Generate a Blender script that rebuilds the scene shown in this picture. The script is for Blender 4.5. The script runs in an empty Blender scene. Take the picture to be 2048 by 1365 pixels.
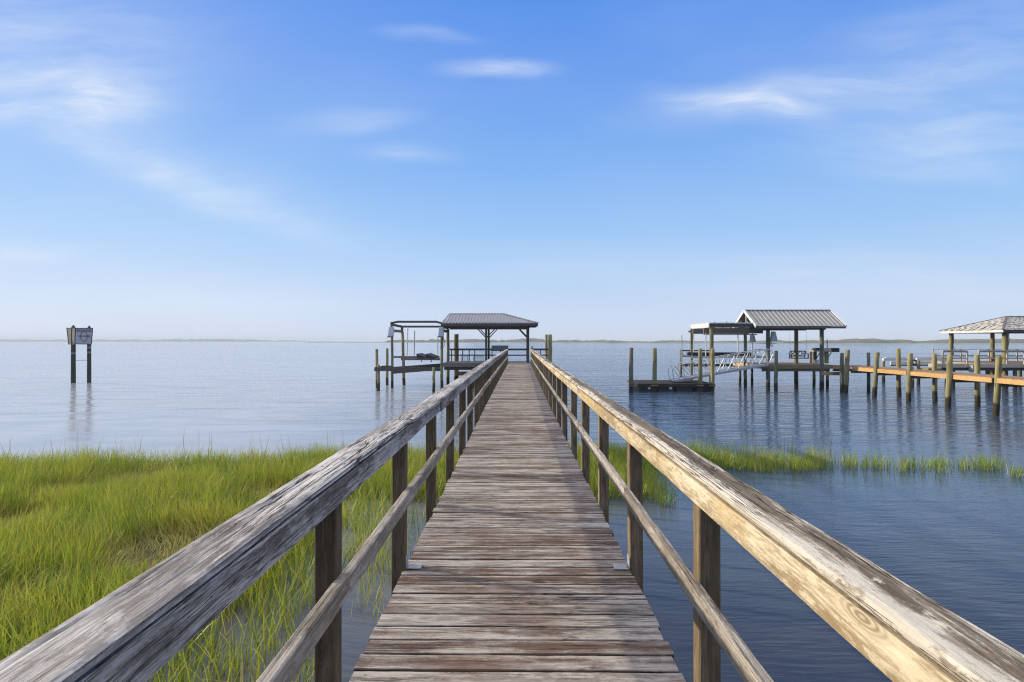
import bpy, bmesh, math, random
import numpy as np
from mathutils import Vector, Matrix, noise as mnoise
random.seed(7); rng = np.random.default_rng(11)
sc = bpy.context.scene; col = sc.collection
R = math.radians

# ------------------------------------------------------------------ frame of reference
# metres; water level z = 0, the boardwalk runs along +Y from under the camera
F, EYE, VX, VY = 1190.0, 3.30, 1035.0, 683.0      # focal length (px of a 2048 px frame), eye height, vanishing point
DECK = 1.75                                       # boardwalk deck height above water
YAW = math.atan((VX - 1024) / F)
def X(px, y): return y * math.tan(math.atan((px - 1024) / F) - YAW)
def Z(py, y): return EYE - (py - VY) * y / F
def YW(py): return EYE * F / (py - VY)            # distance of a waterline

SUN_EL, SUN_AZ = R(18.5), math.atan2(-.938, .345)
SUNV = Vector((math.sin(SUN_AZ)*math.cos(SUN_EL), math.cos(SUN_AZ)*math.cos(SUN_EL), math.sin(SUN_EL)))

# ------------------------------------------------------------------ node helpers
class NT:
    def __init__(s, nt): s.nt = nt; s.n = nt.nodes; s.l = nt.links
    def node(s, typ, ins=None, **kw):
        n = s.n.new(typ)
        for k, v in kw.items(): setattr(n, k, v)
        for k, v in (ins or {}).items(): s.put(n.inputs[k], v)
        return n
    def put(s, sock, v):
        if isinstance(v, bpy.types.NodeSocket): s.l.new(v, sock)
        else: sock.default_value = v
    def math(s, op, a, b=0.0, c=0.0, clamp=False):
        n = s.n.new('ShaderNodeMath'); n.operation = op; n.use_clamp = clamp
        s.put(n.inputs[0], a); s.put(n.inputs[1], b)
        if op in ('MULTIPLY_ADD', 'SMOOTH_MIN'): s.put(n.inputs[2], c)
        return n.outputs[0]
    def vmath(s, op, a, b=(0,0,0)):
        n = s.n.new('ShaderNodeVectorMath'); n.operation = op
        s.put(n.inputs[0], a); s.put(n.inputs[1], b)
        return n.outputs['Value'] if op in ('LENGTH', 'DOT_PRODUCT') else n.outputs[0]
    def scale(s, v, sc3): return s.vmath('MULTIPLY', v, sc3)
    def noise(s, v, scale=1.0, detail=4.0, rough=.55, dist=0.0):
        return s.node('ShaderNodeTexNoise', {'Vector': v, 'Scale': scale, 'Detail': detail, 'Roughness': rough, 'Distortion': dist}).outputs[0]
    def ramp(s, f, stops, interp='LINEAR'):
        n = s.n.new('ShaderNodeValToRGB'); n.color_ramp.interpolation = interp
        e = n.color_ramp.elements
        while len(e) < len(stops): e.new(.5)
        for q, (p, c) in zip(e, stops):
            q.position = p; q.color = (c, c, c, 1) if isinstance(c, (int, float)) else (*c, 1)
        s.put(n.inputs[0], f); return n.outputs[0]
    def mix(s, f, a, b, mode='MIX'):
        n = s.n.new('ShaderNodeMix'); n.data_type = 'RGBA'; n.blend_type = mode; n.clamp_factor = True
        s.put(n.inputs[0], f)
        for q, v in ((n.inputs[6], a), (n.inputs[7], b)): s.put(q, v if isinstance(v, bpy.types.NodeSocket) else (*v, 1))
        return n.outputs[2]
    def maprange(s, v, a, b, c=0.0, d=1.0, smooth=True):
        n = s.node('ShaderNodeMapRange', {'Value': v, 'From Min': a, 'From Max': b, 'To Min': c, 'To Max': d})
        n.interpolation_type = 'SMOOTHSTEP' if smooth else 'LINEAR'
        return n.outputs[0]
    def xyz(s, v):
        n = s.node('ShaderNodeSeparateXYZ', {0: v}); return n.outputs
    def bump(s, h, strength=.5, dist=.01, normal=None):
        n = s.node('ShaderNodeBump', {'Height': h, 'Strength': strength, 'Distance': dist})
        if normal is not None: s.l.new(normal, n.inputs['Normal'])
        return n.outputs[0]

def new_mat(name):
    m = bpy.data.materials.new(name); m.use_nodes = True
    nt = NT(m.node_tree); b = nt.n['Principled BSDF']
    return m, nt, b

def coords(nt, geo=False):
    if geo: return nt.node('ShaderNodeNewGeometry').outputs['Position']
    return nt.node('ShaderNodeTexCoord').outputs['Object']

def plain(name, c, rough=.5, metal=0.0, var=.25, scale=6.0, bump=.0, dirt=None, dirt_amt=.5):
    m, nt, b = new_mat(name); v = coords(nt, True)
    n = nt.noise(v, scale, 5, .6)
    lo = tuple(x*(1-var) for x in c); hi = tuple(min(1, x*(1+var)) for x in c)
    cc = nt.ramp(n, [(.3, lo), (.7, hi)])
    if dirt:
        d = nt.noise(nt.scale(v, (1, 1, .45)), scale*.8, 6, .7)
        cc = nt.mix(nt.maprange(d, .62-.3*dirt_amt, .75), cc, dirt)
    nt.put(b.inputs['Base Color'], cc); b.inputs['Roughness'].default_value = rough; b.inputs['Metallic'].default_value = metal
    if bump: nt.put(b.inputs['Normal'], nt.bump(nt.noise(v, scale*8, 4), bump, .01))
    return m

def wood(name, axis, pale, mid, dark, patch=.5, patch_scale=2.2, crack=.6, bump=.6, grain=1.0, rough=.8, tint=None, knots=True, randcol=.25, pa=.8, pc=6.0, band=None, mottle=0.0, gdark=.85):
    """Weathered timber: grain and cracks run along `axis`, worn patches, knots."""
    m, nt, b = new_mat(name)
    v = coords(nt, True)
    rnd = nt.node('ShaderNodeAttribute', attribute_name='rnd').outputs['Fac']
    off = nt.node('ShaderNodeCombineXYZ', {0: nt.math('MULTIPLY', rnd, 37.3), 1: nt.math('MULTIPLY', rnd, 61.7), 2: nt.math('MULTIPLY', rnd, 23.1)}).outputs[0]
    v = nt.vmath('ADD', v, off)
    # slow waviness of the grain
    wv = nt.node('ShaderNodeTexNoise', {'Vector': v, 'Scale': 1.7, 'Detail': 2.0}).outputs['Color']
    wob = nt.vmath('MULTIPLY', nt.vmath('SUBTRACT', wv, (.5, .5, .5)), tuple(.0 if k == axis else .022 for k in range(3)))
    v2 = nt.vmath('ADD', v, wob)
    def st(al, ac): return nt.scale(v2, tuple(al if k == axis else ac for k in range(3)))
    # knots
    kn = nt.node('ShaderNodeTexVoronoi', {'Vector': st(1.6, 6.5), 'Scale': 1.0})
    kd = kn.outputs['Distance']
    kmask = nt.maprange(kd, .05, .22, 1, 0) if knots else 0.0
    edge = nt.node('ShaderNodeAttribute', attribute_name='edge').outputs['Fac']
    g1 = nt.noise(st(7.0*grain, 105*grain), 1, 6, .70)
    g2 = nt.noise(st(2.4*grain, 36*grain), 1, 5, .65)
    blot = nt.noise(nt.scale(v2, tuple(pa if k == axis else pc for k in range(3))), patch_scale, 7, .72)
    fine = nt.noise(v2, 55, 5, .7)
    f = nt.math('ADD', nt.math('MULTIPLY', blot, .85), nt.math('ADD', nt.math('MULTIPLY', g2, .33), nt.math('MULTIPLY', fine, .18)))
    f = nt.math('ADD', f, nt.math('MULTIPLY', nt.math('SUBTRACT', rnd, .5), randcol))
    f = nt.math('ADD', f, nt.math('MULTIPLY', edge, .16))
    c = nt.ramp(f, [(.55 + .3*(.5-patch), mid), (.74 + .3*(.5-patch), pale)])
    c = nt.mix(nt.maprange(edge, -2.1, -.9, .95, 0), c, tuple(x*.4 for x in dark))  # plank sides nearly black: shade of the gaps put into the colour
    c = nt.mix(nt.maprange(g1, .38, .60, gdark, 0), c, nt.mix(.5, mid, dark))
    d2 = nt.noise(nt.scale(v2, tuple(pa*1.3 if k == axis else pc*1.1 for k in range(3))), patch_scale*1.2, 8, .78)
    if band:      # the middle of the board stays damp and dark
        bx = nt.math('ABSOLUTE', nt.xyz(coords(nt, True))[0])
        bm_ = nt.maprange(nt.math('ABSOLUTE', nt.math('SUBTRACT', bx, band)), .012, .062, .24, -.14)
        d2 = nt.math('ADD', d2, nt.math('MULTIPLY', bm_, nt.maprange(nt.noise(nt.scale(v2, (1, .5, 1)), 1, 3), .3, .6, .3, 1)))
    c = nt.mix(nt.maprange(d2, .62 - .12*patch, .70, 0, .85), c, dark)
    if mottle:    # lichen and flaking patches, less drawn out than the grain
        mo = nt.noise(nt.scale(v2, tuple(10.0 if k == axis else 26.0 for k in range(3))), 1.0, 8, .75)
        big = nt.noise(nt.scale(v2, tuple(1.1 if k == axis else 6.0 for k in range(3))), 1.0, 4, .6)
        if band: big = nt.math('ADD', big, nt.math('MULTIPLY', bm_, .45))
        mm = nt.math('ADD', mo, nt.math('MULTIPLY', nt.math('SUBTRACT', big, .5), 1.7))
        c = nt.mix(nt.maprange(mm, .56, .64, 0, mottle), c, nt.mix(.35, dark, mid))
        c = nt.mix(nt.maprange(mm, .42, .33, 0, mottle*.7), c, tuple(min(1, x*1.15) for x in pale))
    if tint:
        tn = nt.noise(v2, 1.3, 4, .6)
        c = nt.mix(nt.maprange(tn, .45, .7, 0, .7), c, tint)
    if knots:
        ring = nt.math('SINE', nt.math('MULTIPLY', kd, 150.0))
        c = nt.mix(nt.math('MULTIPLY', kmask, nt.maprange(ring, -1, 1, .25, .8)), c, dark)
    cr = nt.noise(st(1.5*grain, 62*grain), 1, 3, .5)
    crk = nt.maprange(nt.math('ABSOLUTE', nt.math('SUBTRACT', cr, .5)), .0, .030, 1, 0)
    crm = nt.maprange(nt.noise(st(.5, 4), 1.3, 2), .42, .6, 0, 1)
    crk = nt.math('MULTIPLY', crk, crm)
    c = nt.mix(nt.math('MULTIPLY', crk, crack), c, tuple(x*.35 for x in dark))
    nt.put(b.inputs['Base Color'], c)
    b.inputs['Roughness'].default_value = rough; b.inputs['Specular IOR Level'].default_value = .25
    h = nt.math('SUBTRACT', nt.math('ADD', nt.math('MULTIPLY', g1, .6), nt.math('MULTIPLY', g2, .6)), nt.math('MULTIPLY', crk, 1.2*crack))
    h = nt.math('ADD', h, nt.math('MULTIPLY', fine, .35))
    nt.put(b.inputs['Normal'], nt.bump(h, bump, .006))
    return m

M = {}
M['deck']    = wood('deck_wood', 0, (.50,.445,.39), (.148,.099,.074), (.058,.035,.025), mottle=.40, gdark=.42, patch=.56, patch_scale=1.8, pa=1.5, pc=5.5, crack=.8, bump=1.1, randcol=.30, tint=(.135,.070,.043))
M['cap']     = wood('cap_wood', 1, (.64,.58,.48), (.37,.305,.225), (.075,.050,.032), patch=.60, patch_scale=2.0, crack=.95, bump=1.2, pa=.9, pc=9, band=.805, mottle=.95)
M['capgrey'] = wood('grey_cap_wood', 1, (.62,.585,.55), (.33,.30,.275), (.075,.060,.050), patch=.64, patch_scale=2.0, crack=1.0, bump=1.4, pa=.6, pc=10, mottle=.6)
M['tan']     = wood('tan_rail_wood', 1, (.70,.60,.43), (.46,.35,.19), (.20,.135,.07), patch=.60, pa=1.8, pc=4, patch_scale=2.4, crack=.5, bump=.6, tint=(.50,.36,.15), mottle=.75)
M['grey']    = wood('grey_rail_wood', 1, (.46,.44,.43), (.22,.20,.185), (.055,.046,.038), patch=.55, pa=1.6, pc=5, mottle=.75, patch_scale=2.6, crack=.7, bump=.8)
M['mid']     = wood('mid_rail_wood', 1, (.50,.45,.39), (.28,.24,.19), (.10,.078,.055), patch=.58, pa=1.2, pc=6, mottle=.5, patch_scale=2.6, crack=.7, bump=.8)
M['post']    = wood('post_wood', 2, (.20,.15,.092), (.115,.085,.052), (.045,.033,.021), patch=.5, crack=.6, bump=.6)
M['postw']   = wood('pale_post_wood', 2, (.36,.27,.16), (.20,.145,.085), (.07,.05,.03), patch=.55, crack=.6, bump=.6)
M['dock']    = wood('dock_wood', 0, (.30,.27,.24), (.19,.16,.14), (.07,.055,.045), patch=.55, crack=.5, bump=.5, knots=False)
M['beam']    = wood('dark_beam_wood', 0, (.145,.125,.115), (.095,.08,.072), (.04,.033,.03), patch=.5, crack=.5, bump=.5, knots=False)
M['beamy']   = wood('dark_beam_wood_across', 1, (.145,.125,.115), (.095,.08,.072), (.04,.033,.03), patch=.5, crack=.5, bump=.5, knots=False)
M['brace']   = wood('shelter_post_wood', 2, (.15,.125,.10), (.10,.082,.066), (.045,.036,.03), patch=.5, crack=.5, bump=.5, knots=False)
M['newwood'] = wood('orange_lumber', 1, (.74,.48,.20), (.60,.35,.125), (.30,.16,.06), patch=.6, crack=.4, bump=.4, knots=False)
M['newx']    = wood('orange_lumber_across', 0, (.58,.42,.20), (.43,.28,.12), (.22,.13,.06), patch=.6, crack=.4, bump=.4, knots=False)
M['brown']   = wood('brown_deck_wood', 0, (.40,.28,.18), (.29,.19,.115), (.12,.075,.05), patch=.5, crack=.4, bump=.5, knots=False)
M['browny']  = wood('brown_deck_wood_across', 1, (.40,.30,.21), (.29,.20,.13), (.12,.08,.05), patch=.5, crack=.4, bump=.5, knots=False)
M['olive']   = wood('olive_lumber', 0, (.33,.26,.15), (.24,.185,.105), (.10,.075,.045), patch=.5, crack=.4, bump=.4, knots=False)
M['peach']   = wood('faded_peach_paint', 0, (.70,.58,.44), (.56,.44,.32), (.25,.18,.12), patch=.65, crack=.4, bump=.3, knots=False)
M['peel']    = plain('peeling_white_paint', (.74,.71,.64), .6, var=.12, scale=5, bump=.3, dirt=(.22,.18,.14), dirt_amt=.35)
M['float']   = wood('wet_dark_wood', 0, (.085,.062,.045), (.05,.037,.028), (.02,.015,.012), patch=.5, crack=.4, bump=.5, knots=False)
M['roof']    = plain('galvanised_roof', (.36,.355,.36), .5, .15, var=.12, scale=2.5, dirt=(.22,.20,.19), dirt_amt=.2)
M['roof2']   = plain('pale_metal_roof', (.27,.26,.255), .5, .2, var=.12, scale=2.5, dirt=(.27,.24,.22), dirt_amt=.25)
M['rib']     = plain('pale_roof_seam', (.50,.485,.46), .5, .1, var=.15, scale=3)
M['alu']     = plain('aluminium', (.62,.62,.63), .38, .8, var=.1, scale=6)
M['white']   = plain('white_paint', (.74,.74,.72), .5, var=.08, scale=4, dirt=(.42,.38,.32), dirt_amt=.2)
M['box']     = plain('pale_plastic', (.56,.57,.60), .5, var=.07, scale=4, dirt=(.33,.30,.27), dirt_amt=.15)
M['pvc']     = plain('pvc_pipe', (.74,.73,.70), .4, var=.08, scale=3)
M['black']   = plain('black_board', (.022,.022,.024), .7, var=.3, scale=8)
M['rubber']  = plain('black_rubber', (.018,.018,.02), .6, var=.3, scale=8)
M['steel']   = plain('galvanised_plate', (.36,.365,.37), .6, .3, var=.3, scale=30)
M['greyp']   = plain('grey_panel', (.40,.39,.375), .6, var=.15, scale=4)
M['signpile']= wood('sign_pile_wood', 2, (.070,.068,.055), (.042,.042,.034), (.02,.02,.017), patch=.5, crack=.4, bump=.5, knots=False)
M['sign']    = plain('sign_face', (.36,.36,.42), .55, var=.12, scale=3, dirt=(.26,.22,.25), dirt_amt=.3)
M['signshade']= plain('shaded_sign', (.028,.028,.024), .6, var=.25, scale=4)  # left panel: its shade is put into this dark colour
M['signrim'] = plain('sign_rim', (.05,.045,.045), .6)
M['ink']     = plain('faded_black_ink', (.085,.075,.13), .6)
M['ring']    = plain('faded_orange_ring', (.16,.09,.07), .6)
M['band']    = plain('reflective_band', (.20,.21,.22), .5)
M['fill']    = plain('weathered_white_batten', (.50,.47,.42), .7, var=.2, scale=4, bump=.3, dirt=(.30,.25,.2), dirt_amt=.3)
M['shingle'] = plain('dark_torn_shingle', (.13,.105,.085), .9, var=.4, scale=5)
M['wire']    = plain('pale_wire', (.80,.80,.80), .5)

def pile_mat(name, pale, mid, dk):
    m, nt, b = new_mat(name); v = coords(nt, True)
    oi = nt.node('ShaderNodeObjectInfo').outputs['Random']
    v2 = nt.vmath('ADD', v, nt.node('ShaderNodeCombineXYZ', {2: nt.math('MULTIPLY', oi, 40.0)}).outputs[0])
    g = nt.noise(nt.scale(v2, (26, 26, .8)), 1, 5, .6)
    bl = nt.noise(nt.scale(v2, (2.5, 2.5, 1.0)), 1.2, 5, .65)
    c = nt.ramp(nt.math('ADD', nt.math('MULTIPLY', bl, .7), nt.math('MULTIPLY', g, .35)), [(.36, dk), (.5, mid), (.66, pale)])
    z = nt.xyz(v)[2]
    zz = nt.math('ADD', z, nt.math('MULTIPLY', nt.math('SUBTRACT', nt.noise(nt.scale(v2, (5, 5, 2.0)), 1, 4), .5), .5))
    c = nt.mix(nt.maprange(zz, .85, 1.05, .35, 0), c, tuple(x*.8 for x in mid))
    c = nt.mix(nt.maprange(zz, .46, .62, .93, 0), c, (.035, .027, .018))     # tide stain and barnacles
    nt.put(b.inputs['Base Color'], c); b.inputs['Roughness'].default_value = .85; b.inputs['Specular IOR Level'].default_value = .2
    nt.put(b.inputs['Normal'], nt.bump(nt.math('ADD', g, nt.math('MULTIPLY', bl, .5)), .6, .02))
    return m
M['pile']  = pile_mat('green_treated_pile', (.36,.31,.155), (.23,.205,.105), (.11,.10,.06))
M['pileg'] = pile_mat('grey_green_pile', (.27,.26,.19), (.17,.165,.12), (.085,.08,.06))
M['piley'] = pile_mat('yellow_green_pile', (.44,.37,.17), (.31,.265,.12), (.15,.13,.07))

# ------------------------------------------------------------------ mesh builder
def wloc(o):
    v = Vector((0, 0, 0))
    while o is not None: v += o.location; o = o.parent
    return v
class MB:
    def __init__(s): s.v = []; s.f = []; s.r = []
    def add(s, vs, fs, rnd=None):
        k = len(s.v); r = random.random() if rnd is None else rnd
        s.v += [tuple(v) for v in vs]; s.r += [r]*len(vs)
        s.f += [tuple(i+k for i in f) for f in fs]; return s
    def box(s, x0, x1, y0, y1, z0, z1, rnd=None):
        x0, x1 = sorted((x0, x1)); y0, y1 = sorted((y0, y1)); z0, z1 = sorted((z0, z1))
        vs = [(x, y, z) for z in (z0, z1) for y in (y0, y1) for x in (x0, x1)]
        return s.add(vs, [(0,2,3,1),(4,5,7,6),(0,1,5,4),(2,6,7,3),(0,4,6,2),(1,3,7,5)], rnd)
    def beam(s, a, b, w, h, up=(0,0,1), rnd=None):
        a, b = Vector(a), Vector(b); d = (b-a).normalized(); up = Vector(up)
        if abs(d.dot(up)) > .99: up = Vector((0, 1, 0))
        r = d.cross(up).normalized(); u = r.cross(d)
        vs = [p + r*sx*w/2 + u*sz*h/2 for p in (a, b) for sx, sz in ((-1,-1),(1,-1),(1,1),(-1,1))]
        return s.add(vs, [(3,2,1,0),(4,5,6,7),(0,1,5,4),(1,2,6,5),(2,3,7,6),(3,0,4,7)], rnd)
    def tube(s, pts, r, seg=8, cap=True, rough=0.0, rnd=None):
        pts = [Vector(p) for p in pts]; rs = r if isinstance(r, (list, tuple)) else [r]*len(pts)
        vs = []; n = len(pts); last = None
        for i, p in enumerate(pts):
            d = (pts[min(i+1, n-1)] - pts[max(i-1, 0)]).normalized()
            a = last if last is not None else (Vector((1,0,0)) if abs(d.x) < .9 else Vector((0,1,0)))
            a = (a - d*a.dot(d)).normalized(); last = a; b = d.cross(a)
            for k in range(seg):
                t = 2*math.pi*k/seg; rr = rs[i]*(1 + rough*random.uniform(-1, 1))
                vs.append(p + a*math.cos(t)*rr + b*math.sin(t)*rr)
        fs = [(i*seg+k, i*seg+(k+1) % seg, (i+1)*seg+(k+1) % seg, (i+1)*seg+k) for i in range(n-1) for k in range(seg)]
        if cap: fs += [tuple(range(seg))[::-1], tuple((n-1)*seg+k for k in range(seg))]
        return s.add(vs, fs, rnd)
    def poly(s, pts, thick, nrm=None, rnd=None):
        """a planar polygon given a thickness (towards -normal)"""
        pts = [Vector(p) for p in pts]
        if nrm is None: nrm = (pts[1]-pts[0]).cross(pts[2]-pts[0]).normalized()
        n = len(pts); vs = pts + [p - Vector(nrm)*thick for p in pts]
        fs = [tuple(range(n)), tuple(range(n, 2*n))[::-1]] + [(i, n+i, n+(i+1) % n, (i+1) % n) for i in range(n)]
        return s.add(vs, fs, rnd)
    def build(s, name, mat, parent=None, smooth=False, bevel=0.0, label=None):
        me = bpy.data.meshes.new(name)
        w = wloc(parent) if parent is not None else Vector((0, 0, 0))
        me.from_pydata([(v[0]-w.x, v[1]-w.y, v[2]-w.z) for v in s.v], [], s.f)
        at = me.attributes.new('rnd', 'FLOAT', 'POINT'); at.data.foreach_set('value', s.r)
        me.materials.append(M[mat] if isinstance(mat, str) else mat)
        if smooth: me.polygons.foreach_set('use_smooth', [True]*len(me.polygons))
        bm = bmesh.new(); bm.from_mesh(me)
        bmesh.ops.recalc_face_normals(bm, faces=bm.faces)
        if bevel: bmesh.ops.bevel(bm, geom=bm.edges[:], offset=bevel, segments=1, affect='EDGES', clamp_overlap=True)
        bm.to_mesh(me); bm.free()
        o = bpy.data.objects.new(name, me); col.objects.link(o); o.parent = parent
        if label: o['label'] = label
        return o
def B(): return MB()

def tag(o, label=None, cat=None, group=None, kind=None):
    for k, v in (('label', label), ('category', cat), ('group', group), ('kind', kind)):
        if v: o[k] = v
    return o
def thing(name, label, cat, loc, group=None):
    o = bpy.data.objects.new(name, None); col.objects.link(o); o.location = loc
    o.empty_display_size = .3
    return tag(o, label, cat, group)

def pile_mb(x, y, top, r, lean=(0, 0), z0=-.9, mb=None, seg=14):
    """a driven timber pile: slight taper, uneven, chamfered top; lean = offset of the head from the waterline"""
    mb = mb or B(); n = 9; pts = []; rs = []
    for i in range(n):
        z = z0 + (top-z0)*i/(n-1); k = z/top
        pts.append((x + lean[0]*k + random.uniform(-.010, .010), y + lean[1]*k, z)); rs.append(r*(1.05 - .09*i/(n-1)))
    pts.append((pts[-1][0], pts[-1][1], top+.03)); rs.append(rs[-1]*.8)
    return mb.tube(pts, rs, seg, rough=.025)
def part_pile(parent, px, pyb, pyt, wpx, mat='pile', lean_px=0, name='pile', y=None, top=None):
    y = y or YW(pyb); x = X(px, y)
    top = top if top is not None else Z(pyt, y)
    return pile_mb(x, y, top, wpx*y/F/2, (lean_px*y/F, 0)).build(name, mat, parent, smooth=True)
def lone_pile(px, pyb, pyt, wpx, label, mat='pile', lean_px=0, group=None, y=None):
    y = y or YW(pyb); x = X(px, y)
    mb = pile_mb(0, 0, Z(pyt, y), wpx*y/F/2, (lean_px*y/F, 0))
    o = mb.build('mooring_pile', mat, None, smooth=True); o.location = (x, y, 0)
    return tag(o, label, 'pile', group)

def roof_ribs(mb, poly, spacing, w=.04, h=.035, start=.1):
    """standing seams up a planar roof face whose first edge is the eave"""
    P = [Vector(p) for p in poly]; e = (P[1]-P[0]).normalized()
    n = e.cross(P[2]-P[0]).normalized()
    if n.z < 0: n = -n
    s = n.cross(e)
    if s.z < 0: s = -s
    q = [((p-P[0]).dot(e), (p-P[0]).dot(s)) for p in P]
    u = min(a for a, _ in q) + start; umax = max(a for a, _ in q)
    while u < umax - .03:
        hits = []
        for (a, b), (c, d) in zip(q, q[1:]+q[:1]):
            if (a-u)*(c-u) < 0: hits.append(b + (d-b)*(u-a)/(c-a))
        if len(hits) >= 2:
            lo, hi = min(hits), max(hits)
            if hi-lo > .05: mb.beam(P[0]+e*u+s*lo+n*h*.4, P[0]+e*u+s*hi+n*h*.4, w, h, up=n)
        u += spacing
    return mb

# ------------------------------------------------------------------ world and light
def build_world():
    w = bpy.data.worlds.new('World'); sc.world = w; w.use_nodes = True
    nt = NT(w.node_tree); bg = nt.n['Background']
    sky = nt.node('ShaderNodeTexSky', sky_type='NISHITA'); sky.sun_disc = False
    sky.sun_elevation = SUN_EL; sky.sun_rotation = SUN_AZ; sky.altitude = 0; sky.air_density = 1.0; sky.dust_density = .6; sky.ozone_density = 3.0
    d = nt.node('ShaderNodeTexCoord').outputs['Generated']
    x, y, z = nt.xyz(d)
    el = nt.math('MAXIMUM', z, 0.0)
    k = 10.0
    grad = nt.ramp(el, [(0, (.64,.735,.93)), (.045, (.590,.712,.938)), (.10, (.490,.660,.945)), (.17, (.350,.590,.945)), (.27, (.232,.475,.93)), (.40, (.150,.355,.885)), (.50, (.088,.288,.86)), (.60, (.085,.25,.78))])
    grad = nt.vmath('MULTIPLY', grad, (k, k, k))
    c = nt.mix(.92, nt.vmath('MULTIPLY', sky.outputs[0], (1.6,1.6,1.6)), grad)
    # unseen white overhead sky, added above the frame as neutral fill light
    hi = nt.math('ADD', el, nt.math('MULTIPLY', nt.math('SUBTRACT', nt.noise(d, 2.2, 5, .55), .5), .12))
    c = nt.mix(nt.maprange(hi, .58, .80), c, (15.0, 14.5, 13.8))
    # brighter towards the low sun
    sd = nt.vmath('DOT_PRODUCT', d, tuple(SUNV))
    glow = nt.maprange(sd, .1, 1.0, 0, 1)
    c = nt.mix(nt.math('MULTIPLY', nt.math('POWER', glow, 1.6), .10), c, (8.0, 8.7, 9.8))
    # thin cirrus, laid out by direction
    yy = nt.math('MAXIMUM', y, .06)
    uv = nt.node('ShaderNodeCombineXYZ', {0: nt.math('DIVIDE', x, yy), 1: nt.math('DIVIDE', z, yy), 2: 0.0}).outputs[0]
    warp = nt.node('ShaderNodeTexNoise', {'Vector': uv, 'Scale': 3.0, 'Detail': 3.0}).outputs['Color']
    uvw = nt.vmath('ADD', uv, nt.vmath('MULTIPLY', nt.vmath('SUBTRACT', warp, (.5,.5,.5)), (.14,.10,0)))
    s1 = nt.noise(nt.node('ShaderNodeMapping', {'Vector': uvw, 'Rotation': (0,0,R(8)), 'Scale': (2.6, 15, 1)}).outputs[0], 1.0, 9, .62)
    s2 = nt.noise(nt.node('ShaderNodeMapping', {'Vector': uvw, 'Rotation': (0,0,R(-12)), 'Scale': (6, 34, 1)}).outputs[0], 1.0, 8, .65)
    streak = nt.maprange(nt.math('ADD', nt.math('MULTIPLY', s1, .65), nt.math('MULTIPLY', s2, .35)), .37, .70)
    blobs = [(130,195,290,75,-6,.50),(215,205,130,55,0,.35),(60,255,500,40,-17,.30),(420,385,420,40,-17,.28),(1000,134,140,26,2,.85),(700,252,150,34,4,.50),(808,318,110,24,-2,.42),(1470,222,200,44,-10,.62),
             (1580,200,380,56,8,.52),(850,68,130,20,-4,.30),(1850,290,340,66,4,.38),(40,492,170,30,-5,.42),(90,90,420,200,0,.44),(1960,140,340,200,0,.40),
             (330,600,520,75,0,.50),(1700,570,460,70,0,.42),(330,330,480,80,-18,.22),(1200,520,500,60,0,.20),(1900,345,200,30,0,.22)]
    tot = None
    for px, py, a, b_, rot, st in blobs:
        mp = nt.node('ShaderNodeMapping', {'Vector': uvw, 'Location': ((px-VX)/F, (VY-py)/F, 0), 'Rotation': (0,0,R(rot)), 'Scale': (a/F, b_/F, 1)}, vector_type='TEXTURE')
        ln = nt.vmath('LENGTH', mp.outputs[0])
        g = nt.maprange(ln, 0.0, 1.25, st, 0)
        tot = g if tot is None else nt.math('ADD', tot, g)
    veil = nt.maprange(nt.noise(nt.node('ShaderNodeMapping', {'Vector': uvw, 'Rotation': (0,0,R(14)), 'Scale': (1.2, 3.2, 1)}).outputs[0], 1.0, 4, .5), .4, .75, 0, .11)
    front = nt.maprange(y, .1, .35)
    cl = nt.math('MULTIPLY', nt.math('ADD', nt.math('MULTIPLY', tot, nt.math('ADD', nt.math('MULTIPLY', streak, .70), .30)), veil), front, clamp=True)
    c = nt.mix(cl, c, (8.0, 8.8, 9.9))
    nt.put(bg.inputs[0], c); bg.inputs[1].default_value = .1
    w.cycles.sampling_method = 'MANUAL'; w.cycles.sample_map_resolution = 512
    L = bpy.data.lights.new('sun', 'SUN'); L.energy = 4.5; L.angle = R(.6); L.color = (1.0, .87, .67)
    o = bpy.data.objects.new('sun', L); col.objects.link(o); o.rotation_euler = SUNV.to_track_quat('Z', 'Y').to_euler(); o.location = (-20, 10, 20)
build_world()

# ------------------------------------------------------------------ camera
cam = bpy.data.cameras.new('camera'); co = bpy.data.objects.new('camera', cam); col.objects.link(co)
cam.sensor_width = 36; cam.lens = 36*F/2048; cam.clip_end = 20000; cam.clip_start = .05
co.location = (0, 0, EYE); co.rotation_euler = (R(90), 0, math.atan((VX-1024)/F)); sc.camera = co
sc.view_settings.view_transform = 'Standard'; sc.view_settings.look = 'None'; sc.view_settings.exposure = 0; sc.view_settings.gamma = 1
cy = sc.cycles; cy.max_bounces = 6; cy.diffuse_bounces = 3; cy.glossy_bounces = 3; cy.transparent_max_bounces = 16; cy.volume_bounces = 0
cy.caustics_reflective = False; cy.caustics_refractive = False; cy.sample_clamp_indirect = 6; cy.use_denoising = True; cy.denoiser = 'OPENIMAGEDENOISE'; cy.denoising_input_passes = 'RGB_ALBEDO_NORMAL'; cy.denoising_prefilter = 'NONE'; cy.use_light_tree = False; cy.filter_width = 1.15; cy.use_adaptive_sampling = False

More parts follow.
